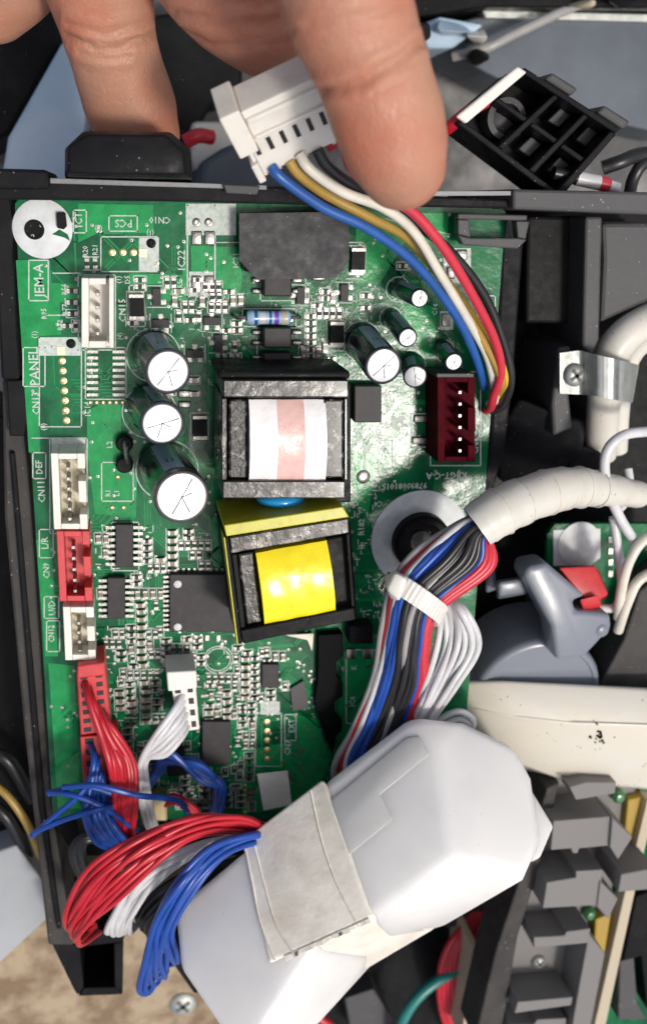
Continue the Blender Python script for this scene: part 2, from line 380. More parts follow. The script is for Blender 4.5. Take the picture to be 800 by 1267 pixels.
for a in (('ICT', 98, 272, 11, 90), ('PCS', 153, 276, 12, 180), ('CN10', 198, 272, 10, 180), ('JEM-A', 49, 347, 15, 90), ('IC22', 225, 322, 12, 90), ('PANEL', 43, 454, 15, 90),
          ('CN13', 45, 499, 11, 90), ('CN15', 152, 384, 11, 90), ('DEF', 49, 578, 10, 90), ('CN11', 52, 608, 11, 90), ('L/R', 56, 672, 11, 90), ('CN9', 58, 706, 10, 90), ('U/D', 65, 752, 11, 90),
          ('CN12', 64, 784, 9, 90), ('R56', 80, 358, 8, 90), ('R77', 81, 383, 8, 90), ('R95', 55, 388, 8, 90), ('R62', 75, 402, 8, 90), ('R20', 106, 311, 8, 90), ('R21', 118, 309, 8, 90),
          ('D5', 158, 346, 8, 90), ('IC14', 109, 506, 9, 90), ('(1)', 147, 346, 8, 90), ('(4)', 149, 416, 8, 90), ('(8)', 54, 528, 8, 90), ('(1)', 43, 414, 8, 90), ('(4)', 122, 283, 8, 180), ('(1)', 186, 288, 8, 180),
          ('IC3', 468, 536, 9, 90), ('C18', 444, 538, 9, 90), ('C17', 501, 533, 9, 90), ('KIJGT-C-A', 552, 588, 11, 180), ('97890081015', 500, 601, 10, 180), ('C4', 468, 623, 9, 180),
          ('R182', 447, 652, 10, 90), ('D73', 440, 618, 9, 90), ('+', 447, 676, 16, 0), ('+', 436, 551, 16, 0), ('+', 428, 387, 14, 0), ('+', 532, 421, 14, 0), ('IC4', 436, 868, 9, 90), ('K', 438, 826, 9, 90),
          ('CN7', 356, 925, 10, 90), ('EXT', 361, 898, 10, 90), ('IC21', 292, 322, 9, 90), ('IC7', 130, 655, 9, 90), ('8V', 606, 377, 10, 90), ('CN8', 588, 552, 10, 90), ('L2', 136, 550, 9, 90), ('R1', 134, 610, 8, 90), ('L1', 145, 610, 8, 90),
          ('C14', 538, 383, 8, 90), ('R34', 384, 386, 8, 0), ('Q1', 204, 347, 8, 90), ('R5', 223, 352, 8, 90), ('C7', 212, 402, 8, 90)): text(*a)
obox(91, 260, 107, 288); obox(135, 267, 170, 286); obox(36, 322, 60, 372); obox(29, 430, 56, 478); obox(41, 560, 57, 592); obox(49, 655, 66, 690); obox(55, 738, 73, 765); obox(58, 768, 74, 806)
obox(97, 340, 143, 433); obox(125, 293, 196, 336); obox(232, 254, 266, 367, .25); obox(49, 418, 101, 528); obox(62, 542, 108, 660); obox(126, 572, 165, 620); obox(106, 430, 156, 494)
obox(322, 344, 378, 372); obox(318, 404, 380, 462); obox(404, 395, 426, 434); obox(160, 353, 180, 404); obox(508, 512, 535, 553); obox(532, 460, 594, 576); obox(598, 366, 612, 390); obox(316, 882, 348, 948); obox(352, 884, 366, 916)
obox(428, 804, 464, 895, .25); obox(138, 646, 172, 706); obox(300, 382, 366, 404)
for x, y, r in ((190, 440, 33), (185, 510, 33), (207, 582, 38), (447, 422, 24), (492, 358, 15), (483, 394, 14), (549, 434, 13), (511, 455, 16), (270, 816, 18), (270, 816, 15)): ring(x, y, r, .2)
line([(66, 338), (100, 338), (112, 352)]); line([(60, 390), (98, 390)]); line([(40, 542), (62, 542)]); line([(450, 545), (450, 590)]); line([(430, 300), (450, 300), (450, 345), (428, 345)]); line([(440, 262), (556, 290)]); line([(470, 545), (485, 545), (485, 580)])
line([(452, 545), (452, 600), (440, 612)], .15); line([(268, 300), (300, 300)], .15)
def silk_block(x0, y0, x1, y1): a_sheet(silk, [P(x, y)+UP*.045 for x, y in ((x0, y0), (x1, y0), (x1, y1), (x0, y1))])
silk_block(172, 294, 196, 336); silk_block(48, 418, 100, 440); silk_block(230, 252, 292, 291); silk_block(234, 336, 264, 366); silk_block(548, 307, 582, 350); silk_block(64, 543, 106, 560)
silk_block(484, 515, 500, 528); silk_block(322, 868, 346, 884); silk_block(500, 398, 508, 404); silk_block(544, 385, 560, 408); silk_block(112, 812, 130, 822)

# ---- white mounting discs with black bosses
def disc_pad(x, y, rp, hx, hy, hr, lab):
    c, h = P(x, y), P(hx, hy); ro, ri = rp*mmpx(x, y), hr*mmpx(hx, hy); bm = bmesh.new(); n = 48
    rg = [[bm.verts.new(q+Vector((math.cos(2*math.pi*k/n), math.sin(2*math.pi*k/n), 0))*r+UP*z) for k in range(n)] for q, r, z in ((c, ro, .05), (c, ro, .26), (c, ro*.985, .3), (h, ri, .3), (h, ri, -.9))]
    for a, b_ in zip(rg, rg[1:]):
        for k in range(n): bm.faces.new((a[k], a[(k+1) % n], b_[(k+1) % n], b_[k]))
    return finish('mounting_disc', bm, 'disc', B, smooth=30, label=lab)
d = disc_pad(53, 283, 36, 43, 284, 12, 'pale round washer pad in the corner of the board')
r = 11.5*mmpx(43, 284); lathe('mounting_hole', P(43, 284), UP, [(r*1.05, .1), (r*1.05, .42), (r*.8, .42), (r*.78, .08), (0, .08)], ['black'], d, n=32)
prism('black_clip', [(70, 263), (81, 263), (83, 280), (79, 284), (71, 282)], 1.4, .32, 'black', d)
prism('green_mark', [(65, 290), (74, 284), (84, 290), (87, 298), (80, 294)], .42, .31, 'pcb', d, bev=0)
d = disc_pad(519, 666, 62, 520, 668, 35, 'pale grey washer ring with black boss under the wire bundle')
r = 36*mmpx(520, 668); lathe('boss', P(519, 668)+UP*.2, UP, [(r*1.02, 0), (r*1.0, 2.2), (r*.9, 2.8), (r*.74, 2.9), (r*.62, 1.6), (r*.45, .6), (r*.38, .9), (0, .8)], ['frame'], d, n=40)

# ---- parts with shared meshes: small surface-mount pieces
def shared(name, build, ms):
    bm = bmesh.new(); build(bm); bmesh.ops.recalc_face_normals(bm, faces=bm.faces)
    for q in bm.verts: q.co *= S
    me = bpy.data.meshes.new(name); bm.to_mesh(me); bm.free()
    for x in ms: me.materials.append(M[x])
    return me
def bx(bm, cx, cy, sx, sy, z0, z1, mi): a_box(bm, Vector((cx, cy, (z0+z1)/2)), Vector((sx/2, 0, 0)), Vector((0, sy/2, 0)), Vector((0, 0, (z1-z0)/2)), mi)
def b_res(L_, W_, H_, e=.28):
    def f(bm):
        bx(bm, 0, 0, L_*(1-2*e)+.02, W_*.97, .06, H_*1.02, 0)
        for s in (-1, 1): bx(bm, s*L_*(1-e)/2, 0, L_*e, W_, .06, H_, 1); bx(bm, s*L_*(1-e*.1)/2, 0, L_*(e+.07), W_*1.06, .03, .1, 1)
    return f
def b_sot(bm):
    bx(bm, 0, 0, 2.9, 1.4, .1, 1.05, 0)
    for x, y in ((-.95, -1.05), (.95, -1.05), (0, 1.05)): bx(bm, x, y, .5, .8, .04, .35, 1); bx(bm, x, y*1.1, .8, .9, .03, .1, 1)
SM = {'r': (shared('smd_resistor', b_res(1.5, .72, .5), ['chip', 'tin']), 1.7, .9), 'c': (shared('smd_capacitor', b_res(1.6, .85, .8, .24), ['smc', 'tin']), 1.8, 1.0),
      's': (shared('transistor', b_sot, ['chip', 'tin']), 3.2, 2.9), 'd': (shared('smd_diode', b_res(4.3, 2.5, 1.6, .13), ['black', 'tin']), 4.6, 2.7)}
NM = {'r': 'smd_resistor', 'c': 'smd_capacitor', 's': 'transistor', 'd': 'smd_diode'}
taken = []
def smd(k, px, py, rot=0, box=True, force=True):
    me, lx, ly = SM[k]; p = P(px, py)
    if rot % 180: lx, ly = ly, lx
    if not force:
        for (x0, y0, x1, y1) in taken:
            if p.x+lx/2 > x0 and p.x-lx/2 < x1 and p.y+ly/2 > y0 and p.y-ly/2 < y1: return False
    taken.append((p.x-lx/2, p.y-ly/2, p.x+lx/2, p.y+ly/2))
    o = bpy.data.objects.new(NM[k], me); col.objects.link(o); o.parent = B; o.location = p*S-B.location; o.rotation_euler.z = math.radians(rot)
    if box:
        q = [p+Vector((i*(lx/2+.25), j*(ly/2+.25), .05)) for i, j in ((-1, -1), (1, -1), (1, 1), (-1, 1))]
        mode = random.random()
        for i in range(4):
            if mode < .5 and i % 2 == (0 if rot % 180 == 0 else 1): continue
            a, b = q[i], q[(i+1) % 4]; dd = (b-a).normalized(); s = Vector((-dd.y, dd.x, 0))*.08
            a_sheet(silk, [a-s, b-s, b+s, a+s])
    return True
def keep(x0, y0, x1, y1):
    a, b = P(x0, y1), P(x1, y0); taken.append((a.x, a.y, b.x, b.y))
for k in ((16, 240, 100, 330), (20, 330, 66, 660), (96, 335, 150, 495), (120, 250, 300, 340), (155, 405, 262, 655), (262, 455, 440, 800), (290, 260, 435, 350), (300, 380, 368, 465), (425, 395, 505, 480), (470, 340, 540, 390), (465, 375, 520, 435),
          (490, 440, 535, 485), (535, 420, 580, 460), (535, 455, 640, 640), (436, 475, 475, 525), (455, 605, 640, 740), (60, 540, 112, 825), (140, 640, 170, 708), (132, 710, 160, 772), (205, 705, 300, 788), (90, 815, 140, 1000), (205, 830, 250, 910),
          (248, 890, 288, 948), (322, 820, 348, 852), (316, 868, 350, 950), (355, 780, 430, 930), (425, 770, 640, 1010), (255, 800, 288, 834), (318, 950, 364, 1005), (435, 480, 640, 620), (350, 880, 400, 1010)): keep(*k)
for a in (('r', 89, 360, 0), ('r', 89, 374, 0), ('r', 90, 388, 0), ('r', 84, 403, 0), ('r', 94, 403, 90), ('r', 108, 326, 90), ('r', 118, 326, 90), ('d', 169, 379, 90), ('s', 194, 367, 90), ('s', 199, 400, 0), ('s', 241, 437, 0), ('s', 270, 424, 90), ('s', 262, 397, 0),
          ('d', 441, 322, 90), ('d', 415, 412, 90), ('s', 425, 362, 90), ('s', 205, 478, 0), ('d', 247, 527, 90), ('c', 240, 470, 0), ('c', 240, 487, 0), ('r', 452, 366, 0), ('r', 452, 381, 0), ('r', 497, 329, 0), ('c', 216, 372, 90), ('c', 250, 372, 90)): smd(*a)
rs_ = random.Random(11); nput = 0
for (x0, y0, x1, y1, n, kinds) in ((250, 790, 395, 960, 46, 'rrcs'), (290, 960, 330, 1000, 8, 'rc'), (150, 345, 300, 465, 52, 'rrcs'), (365, 350, 430, 460, 30, 'rrcs'), (115, 640, 300, 830, 70, 'rrrc'), (140, 780, 330, 900, 120, 'rrrcs'), (140, 900, 330, 1000, 60, 'rrrcs'), (250, 790, 400, 1000, 60, 'rrcs'), (170, 645, 285, 708, 60, 'rrc'), (430, 690, 470, 770, 12, 'rc'), (440, 270, 560, 350, 10, 'rc'), (118, 490, 160, 640, 8, 'rc'), (120, 640, 145, 830, 16, 'r')):
    t = 0
    while n > 0 and nput < 300 and t < n*6:
        t += 1; kd = rs_.choice(kinds); rot = rs_.choice([0, 90]); x, y = rs_.uniform(x0, x1), rs_.uniform(y0, y1); cnt = 1 if kd == 's' else rs_.choice([2, 3, 4, 5, 7])
        stp = 8.2 if kd == 'r' else 9.5
        for q in range(cnt):
            xx, yy = (x, y+q*stp) if rot == 0 else (x+q*stp, y)
            if xx > x1 or yy > y1 or nput >= 300: break
            if smd(kd, xx, yy, rot, True, False): n -= 1; nput += 1
# little print marks between the parts
for k in range(300):
    x, y = rs_.choice([(rs_.uniform(115, 330), rs_.uniform(640, 1000)), (rs_.uniform(115, 330), rs_.uniform(640, 1000)), (rs_.uniform(150, 300), rs_.uniform(340, 470)), (rs_.uniform(365, 470), rs_.uniform(350, 470)), (rs_.uniform(430, 470), rs_.uniform(600, 770))])
    l = rs_.uniform(2, 7); t = rs_.choice([0, 90])
    if t: line([(x, y), (x, y+l)], .18)
    else: line([(x, y), (x+l, y)], .18)
    if rs_.random() < .5: line([(x+3, y+3), (x+3, y+3+l*.6), (x+5, y+3+l*.6)], .15)
finish('silkscreen_print', silk, 'silk', B)

# ---- through-hole pads and bare pads
def pad(x, y, rp=5, m='gold', sq=False):
    r = rp*mmpx(x, y)
    if sq: return rect('solder_pad', x-rp, y-rp, x+rp, y+rp, .14, .03, m, B, bev=.03)
    return lathe('solder_pad', P(x, y)+UP*.05, UP, [(r, 0), (r*.9, .12), (r*.5, .2), (r*.42, .05), (0, .05)], [m], B, n=14)
pad(177, 313, 5, 'gold', True)
for x in (139, 152, 165): pad(x, 312)
for i in range(8): pad(76+i*.9, 434+i*12.3, 5, 'gold', i == 0)
pad(88, 425, 6, 'black'); pad(187, 301, 6, 'black'); pad(243, 275, 5.5, 'tin'); pad(258, 275, 5.5, 'tin')
for x in (237, 253): rect('solder_pad', x, 286, x+13, 303, .4, .03, 'tin', B, bev=.18, smooth=50); rect('solder_pad', x, 341, x+12, 362, .4, .03, 'tin', B, bev=.18, smooth=50)
for i in range(8):
    rect('solder_pad', 107, 433+i*7.6, 122, 437.6+i*7.6, .25, .03, 'tin', B, bev=.08); rect('solder_pad', 139, 433+i*7.6, 155, 437.6+i*7.6, .25, .03, 'tin', B, bev=.08)
for i in range(5): pad(330+i*.2, 893+i*11.5, 4.5, 'gold')
for i in range(6): pad(112+i*8, 498+i*.0, 3, 'gold')
for x, y in ((100, 608), (104, 614), (100, 566), (146, 590), (139, 628), (153, 628)): pad(x, y, 3)
for i in range(7): pad(303, 965+i*6.5, 2.6)
for x0, y0, x1, y1 in ((512, 514, 533, 523), (510, 541, 532, 550), (428, 803, 440, 816), (448, 803, 461, 816), (551, 309, 560, 320), (565, 309, 578, 322), (553, 330, 563, 345), (567, 330, 580, 345), (546, 388, 557, 404), (548, 352, 556, 360), (386, 340, 402, 347), (220, 483, 236, 492), (221, 497, 236, 505)):
    rect('solder_pad', x0, y0, x1, y1, .5, .03, 'tin', B, bev=.2, smooth=50)
pad(449, 590, 9, 'tin')

# ---- electrolytic capacitors
def ecap(bx_, by_, tx, ty, rp, h, lab, sang=0, rim=1.):
    e = sub('capacitor', B); e['label'] = lab
    b, t = P(bx_, by_, 0), P(tx, ty, h); ax = t-b; Ln = ax.length; ax.normalize(); r = rp*mmpx(tx, ty, h)
    lathe('sleeve', b, ax, [(r*.93, .2), (r, .6), (r, 1.5), (r*.95, 2.0), (r, 2.6), (r, Ln-.45), (r*.985, Ln-.12), (r*.93, Ln), (r*.84, Ln+.02), (r*.82, Ln-.15)], ['sleeve'], e, n=40, smooth=50)
    lathe('top_disc', b, ax, [(r*.86, Ln-.3), (r*.85, Ln-.02), (r*.80*rim, Ln+.04), (0, Ln+.1)], ['alu'], e, n=40, smooth=30)
    if rim < 1: lathe('crimped_rim', b, ax, [(r*1.01, Ln-2.2), (r*1.015, Ln-.6), (r*.96, Ln), (r*.86, Ln+.06), (r*.8*rim, Ln+.03), (r*.78*rim, Ln-.2)], ['rim'], e, n=40, smooth=60)
    u = (Vector((1, 0, 0))-ax*ax.x).normalized(); w_ = ax.cross(u); bm = bmesh.new(); c = b+ax*(Ln+.11)
    for an, ln in ((40, .78), (220, .72), (275, .66), (0, .4)):
        d = u*math.cos(math.radians(an+sang))+w_*math.sin(math.radians(an+sang)); s = ax.cross(d)*max(r*.02, .05)
        a_poly(bm, [q+ax*.02 for q in (c+s-d*r*.05, c-s-d*r*.05, c-s+d*r*ln-ax*.02, c+s+d*r*ln-ax*.02)], [q-ax*.12 for q in (c+s-d*r*.05, c-s-d*r*.05, c-s+d*r*ln-ax*.05, c+s+d*r*ln-ax*.05)])
    finish('vent_score', bm, 'score', e)
    bm = bmesh.new(); n = 8; a0 = math.radians(72+sang*.3); rr = r*1.006; lo_, hi_ = 2.7, Ln-.5; prev = None
    for i in range(n+1):
        a = a0+math.radians(44)*i/n; d = u*math.cos(a)+w_*math.sin(a)
        cur = [bm.verts.new(b+d*rr+ax*lo_), bm.verts.new(b+d*rr+ax*hi_)]
        if prev: bm.faces.new((prev[0], cur[0], cur[1], prev[1]))
        prev = cur
    finish('polarity_stripe', bm, 'stripe', e, smooth=60)
    if r > 3:
        bm = bmesh.new(); hm = Ln*.62
        for a_0, a_1, h0, h1 in ((15, 29, hm, hm+.25), (15, 29, hm+1.6, hm+1.85), (15, 17, hm, hm+1.85), (27, 29, hm, hm+1.85)):
            q = [b+(u*math.cos(a0+math.radians(t))+w_*math.sin(a0+math.radians(t)))*r*1.012+ax*hh for t, hh in ((a_0, h0), (a_1, h0), (a_1, h1), (a_0, h1))]; a_sheet(bm, q)
        finish('minus_mark', bm, 'sleeve', e)
    return e
ecap(189, 434, 208, 460, 29, 16, 'uppermost of three large black capacitors beside the white-wound transformer', 10)
ecap(183, 500, 201, 524, 28, 16, 'middle one of three large black capacitors', -25)
ecap(201, 573, 225, 615, 34, 21, 'tallest black capacitor, lowest of the three large ones', 20, .97)
ecap(447, 420, 474, 453, 24, 16, 'large black capacitor beside the black chip, biggest of the cluster of five', 5)
ecap(492, 357, 519, 369, 12, 12, 'slim leaning capacitor under the blue wire', 40)
ecap(483, 392, 504, 418, 12.5, 12, 'slim leaning capacitor behind the big one', 0)
ecap(510, 449, 513, 466, 15, 8, 'short grey capacitor beside the big one', 60)
ecap(546, 430, 561, 448, 11.5, 9, 'small capacitor above the dark red header', 30)

# ---- transformers
def barrel(name, x0, y0, x1, y1, z0, z1, m, parent, q=None, bulge=3.4, sag=.8):
    """winding: rounded over its width, flat ends up and down; q = four corner pixels at z1"""
    q = q or [(x0, y0), (x1, y0), (x1, y1), (x0, y1)]
    bm = bmesh.new(); nx, ny = 14, 14; c = [P(x, y, z1-bulge) for x, y in q]; g_ = []
    for j in range(ny+1):
        row = []
        for i in range(nx+1):
            u, v_ = i/nx, j/ny
            p = (c[0]*(1-u)+c[1]*u)*(1-v_)+(c[3]*(1-u)+c[2]*u)*v_
            p = p+UP*(bulge*math.sin(math.pi*min(1, max(0, .06+.88*v_)))**.55 + .25*mnoise.noise(p*.35))
            sgn = (v_-.5)*0; edge = 1 if i in (0, nx) else 0
            row.append(bm.verts.new(p))
        g_.append(row)
    for j in range(ny):
        for i in range(nx):
            f = bm.faces.new((g_[j][i], g_[j][i+1], g_[j+1][i+1], g_[j+1][i])); f.material_index = m_idx(i/nx)
    rim = [g_[0][i] for i in range(nx+1)]+[g_[j][nx] for j in range(1, ny+1)]+[g_[ny][i] for i in range(nx-1, -1, -1)]+[g_[j][0] for j in range(ny-1, 0, -1)]
    lowv = [bm.verts.new((q_.co.x, q_.co.y, z0)) for q_ in rim]
    for i in range(len(rim)):
        k = (i+1) % len(rim); f = bm.faces.new((rim[i], rim[k], lowv[k], lowv[i])); f.material_index = 0
    return finish(name, bm, m, parent, smooth=50)
def m_idx(u): return 0
T = sub('transformer', B); T['label'] = 'transformer with white and pink taped winding'
zt = 18
rect('bobbin_base', 280, 474, 434, 622, 4, .2, 'black', T, bev=.3)
rect('core_bar', 276, 470, 431, 492, zt, 3, 'ferrite', T, bev=.25, seg=2)
rect('core_bar', 275, 595, 427, 617, zt, 3, 'ferrite', T, bev=.25)
rect('core_side', 274, 492.5, 281, 594.5, zt-.6, 3, 'ferrite', T, bev=.2)
rect('core_side', 425.5, 492.5, 430, 594.5, zt-.8, 3, 'ferrite', T, bev=.2)
rect('core_cap', 270, 459, 433, 469.5, zt-1.2, 2, 'black', T, bev=.5, smooth=50)
rect('bobbin_flange', 283, 494, 306, 593, zt-1.2, 4, 'ferrite2', T, bev=.4)
rect('bobbin_flange', 400, 494, 425, 592, zt-.6, 4, 'ferrite2', T, bev=.4)
m_idx = lambda u: 1 if .3 < u < .68 else 0
barrel('winding', 306.5, 492.5, 400, 594, 5, zt+1., ['wtape', 'ptape'], T)
m_idx = lambda u: 0
T2 = sub('transformer', B); T2['label'] = 'tilted transformer with bright yellow taped winding'
zt = 19
prism('bobbin_base', [(286, 672), (434, 648), (442, 764), (302, 796)], 4, .2, 'black', T2, bev=.3)
prism('core_tape', [(277, 650), (424, 627), (432, 640), (280, 664)], zt-.3, 3, 'ytape2', T2, bev=.2)
prism('core_tape', [(277, 665), (283, 664), (300, 796), (294, 797)], zt-.6, 3, 'black', T2, bev=.2)
prism('tape_margin', [(276.5, 665), (278.5, 665), (295, 797), (293, 797)], zt-.5, zt-5, 'ytape2', T2, bev=.1)
prism('core_bar', [(283.5, 665), (431, 641), (432, 660), (286, 685)], zt, 3, 'ferrite', T2, bev=.25)
prism('core_bar', [(297, 780), (438, 752), (440, 767), (301, 797)], zt, 3, 'black', T2, bev=.25)
prism('core_side', [(286.5, 686), (293, 685), (304, 776), (297.5, 778)], zt-.4, 3, 'black', T2, bev=.2)
prism('core_side', [(428, 661), (432, 660), (438.5, 750), (434.5, 751)], zt-.4, 3, 'black', T2, bev=.2)
prism('bobbin_flange', [(294, 686), (314, 682), (324, 770), (305, 776)], zt-1.5, 4, 'ferrite', T2, bev=.4)
prism('bobbin_flange', [(402, 667), (427, 662), (434, 750), (413, 754)], zt-2.5, 4, 'black', T2, bev=.4)
barrel('winding', 0, 0, 0, 0, 5, zt+1.3, ['ytape'], T2, q=[(315, 681), (402, 665.5), (413, 754), (326, 770)])
c = P(351, 623, 15)-UP*4.2; lathe('disc_capacitor', c-Vector((0, 1.3, 0)), Vector((0, 1, 0)), [(0, 0), (3.2, .1), (4.3, .7), (4.5, 1.3), (4.3, 1.9), (3.2, 2.5), (0, 2.6)], ['bluecap'], B, n=32, smooth=60, label='blue disc capacitor between the two transformers')

# ---- chips
def soic(x0, y0, x1, y1, n, lead=11, h=1.7, sides='lr', lab=None, name='chip'):
    e = sub(name, B)
    if lab: e['label'] = lab
    rect('body', x0, y0, x1, y1, h, .25, 'chip', e, bev=.15)
    if 'l' in sides:
        for i in range(n):
            y = y0+(y1-y0)*(i+.5)/n; w_ = (y1-y0)/n*.24
            for xa, xb in ((x0-lead, x0-.3), (x1+.3, x1+lead)):
                if xa < x0 or 'r' in sides: 
                    bm = bmesh.new(); mid = (xa+xb)/2
                    inner = (mid, xb) if xa < x0 else (xa, mid)
                    a_rect(bm, xa, y-w_, xb, y+w_, .3, .04); a_rect(bm, inner[0], y-w_*.95, inner[1], y+w_*.95, .95, .3)
                    finish('lead', bm, 'tin', e)
    if 't' in sides:
        for i in range(n):
            x = x0+(x1-x0)*(i+.5)/n; w_ = (x1-x0)/n*.24
            bm = bmesh.new(); a_rect(bm, x-w_, y0-lead, x+w_, y0-.3, .3, .04); finish('lead', bm, 'tin', e)
    return e
soic(143, 649, 165, 702, 7, 12, lab='upper of two small chips beside the red header')
soic(133, 715, 155, 766, 7, 11, lab='lower of two small chips beside the red header')
q = soic(210, 711, 292, 782, 12, 8, 2., 'lt', 'large flat black chip tucked under the yellow transformer', 'processor_chip')
for x, y in ((220, 723), (220, 776)): lathe('round_mark', P(x, y, 2.)+UP*.01, UP, [(.75, 0), (.7, .03), (0, .03)], ['disc'], q, n=16)
for x in (226, 240, 254, 268): rect('solder_pad', x, 786, x+5, 793, .2, .03, 'tin', B, bev=.05)
def opto(y0, y1, n=2):
    e = sub('optocoupler', B)
    rect('body', 326, y0, 361, y1, 3.6, .4, 'chip', e, bev=.3)
    for i in range(n):
        y = y0+(y1-y0)*(i+.5)/n
        for xa, xb in ((312, 325.5), (361.5, 374)): rect('lead', xa, y-3, xb, y+3, 1., .04, 'tin', e, bev=.2, smooth=50)
for y0, y1 in ((340, 367), (405, 431), (437, 461)): opto(y0, y1)
rect('black_chip', 438, 477, 472, 523, 3, .2, 'chip', B, bev=.25, label='plain black chip beside the white-wound transformer')
rect('black_chip', 250, 893, 285, 946, 1.6, .2, 'chip', B, bev=.15); rect('black_chip', 324, 822, 345, 851, 1.4, .2, 'chip', B, bev=.15)
rect('black_relay', 432, 774, 462, 797, 4, .2, 'black', B, bev=.3)
# resistor with colour bands
e = sub('banded_resistor', B); e['label'] = 'pale blue resistor with colour bands'
a, b = P(305, 393, 3.6), P(359, 393, 3.6); ax = (b-a); Ln = ax.length; rr = 9*mmpx(330, 393, 3)
pr = [(0, 0, 0), (rr*.75, .05, 0), (rr*1.0, .5, 0), (rr*1.02, Ln*.16, 1), (rr*1.0, Ln*.24, 0), (rr*.92, Ln*.3, 2), (rr*.9, Ln*.42, 0), (rr*.9, Ln*.5, 1), (rr*.9, Ln*.56, 0), (rr*.9, Ln*.62, 3), (rr*.9, Ln*.72, 0), (rr*.98, Ln*.8, 4), (rr*1.02, Ln*.9, 0), (rr, Ln-.5, 0), (rr*.7, Ln-.05, 0), (0, Ln, 0)]
lathe('body', a, ax, pr, ['rb', 'r1', 'r2', 'r3', 'r4'], e, n=24, smooth=50)
for p, s in ((a, -1), (b, 1)):
    bm = bmesh.new(); d = ax.normalized()*s; a_tube(bm, spline([p, p+d*1., p+d*1.8-UP*.6, p+d*2-UP*3.4], 5), .3, 8); finish('lead', bm, 'tin', e, smooth=40)
# black tape flap
bm = bmesh.new(); pts = [(296, 264), (431, 262), (432, 322), (416, 344), (318, 346), (296, 322)]
a_prism(bm, pts, 4.6, 4.0); bmesh.ops.subdivide_edges(bm, edges=bm.edges[:], cuts=3, use_grid_fill=True)
for q in bm.verts: q.co.z += .35*mnoise.noise(q.co*.09)
finish('insulating_tape', bm, 'tapeblk', B, bev=0, smooth=40, label='dark grey insulating sheet with clipped corners')
rect('covered_component', 302, 268, 424, 336, 3.9, .1, 'black', B, bev=.3)
# standing black notched strip
prism('notched_strip', [(394, 786), (424, 784), (424, 812), (416, 820), (416, 836), (424, 846), (424, 862), (414, 868), (414, 884), (423, 892), (423, 904), (416, 910), (411, 934), (402, 912), (392, 884), (389, 868), (393, 842)], 2.2, .1, 'jet', B, bev=.15, label='black notched strip pointing down below the yellow transformer')
prism('foil_piece', [(352, 786), (388, 784), (386, 806), (380, 792)], 1.2, .9, 'ctape', B, bev=.05)
prism('foil_piece', [(318, 958), (356, 954), (361, 996), (326, 1003)], 3.2, 2.9, 'ctape', B, bev=.1)
prism('foil_piece', [(359, 852), (376, 842), (382, 876), (362, 880)], .8, .5, 'dgrey', B, bev=.05)

# ---- headers on the board
def header(name, x0, y0, x1, y1, h, n, m, lab, wall=5, mf='nylonin', tilt=0, pinm='tin', ends=7, notch=True, skew=0):
    e = sub(name, B); e['label'] = lab
    k = lambda x, y: (x+skew*(y-y0)/(y1-y0), y)
    R4 = lambda a, b, c, d: [k(a, b), k(c, b), k(c, d), k(a, d)]
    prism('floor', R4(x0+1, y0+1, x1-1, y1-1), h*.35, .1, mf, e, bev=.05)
    prism('side_wall', R4(x0, y0, x0+wall*1.5, y1), h, .1, m, e, bev=.12)
    if notch:
        for a, b in ((0, .2), (.36, .64), (.8, 1)): prism('side_wall', R4(x1-wall*1.6, y0+(y1-y0)*a+.1, x1, y0+(y1-y0)*b-.1), h, .1, m, e, bev=.12)
    else: prism('side_wall', R4(x1-wall, y0, x1, y1), h, .1, m, e, bev=.12)
    prism('end_wall', R4(x0+wall*1.5+.2, y0+.2, x1-wall*1.6-.2, y0+ends), h-.05, .1, m, e, bev=.12)
    prism('end_wall', R4(x0+wall*1.5+.2, y1-ends, x1-wall*1.6-.2, y1-.2), h-.05, .1, m, e, bev=.12)
    for i in range(n):
        y = y0+ends+3+(y1-y0-2*ends-6)*(i+.5)/n; x = (x0+x1)/2+skew*(y-y0)/(y1-y0)
        p = P(x, y, h*.6); bm = bmesh.new(); a_box(bm, Vector((p.x, p.y, h*.45)), Vector((.32, 0, 0)), Vector((0, .32, 0)), Vector((0, 0, h*.4)))
        finish('pin', bm, pinm, e, bev=.08)
    return e
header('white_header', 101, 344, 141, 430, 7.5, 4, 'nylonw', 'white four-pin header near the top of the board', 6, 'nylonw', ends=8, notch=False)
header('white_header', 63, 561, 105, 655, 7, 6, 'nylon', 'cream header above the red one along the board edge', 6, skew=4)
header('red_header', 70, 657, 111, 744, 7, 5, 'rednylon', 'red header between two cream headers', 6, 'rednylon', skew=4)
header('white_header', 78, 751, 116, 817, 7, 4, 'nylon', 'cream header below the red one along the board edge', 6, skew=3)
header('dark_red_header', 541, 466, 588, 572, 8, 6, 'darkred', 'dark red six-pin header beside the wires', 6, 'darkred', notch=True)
rect('header_shroud', 540, 462, 586, 467, 8.2, .1, 'dgrey', B, bev=.15)
# wire link by the tall capacitor
bm = bmesh.new(); a_tube(bm, spline([P(155, 548, .1), P(155, 548, 3), P(156, 556, 4), P(158, 570, 3), P(158, 572, .1)], 5), .5, 8); finish('wire_link', bm, 'tin', B, smooth=40)
for y in (546, 572): lathe('ferrite_bead', P(154, y), UP, [(1.5, .1), (1.6, 1.8), (1.2, 2.4), (0, 2.4)], ['black'], B, n=18)

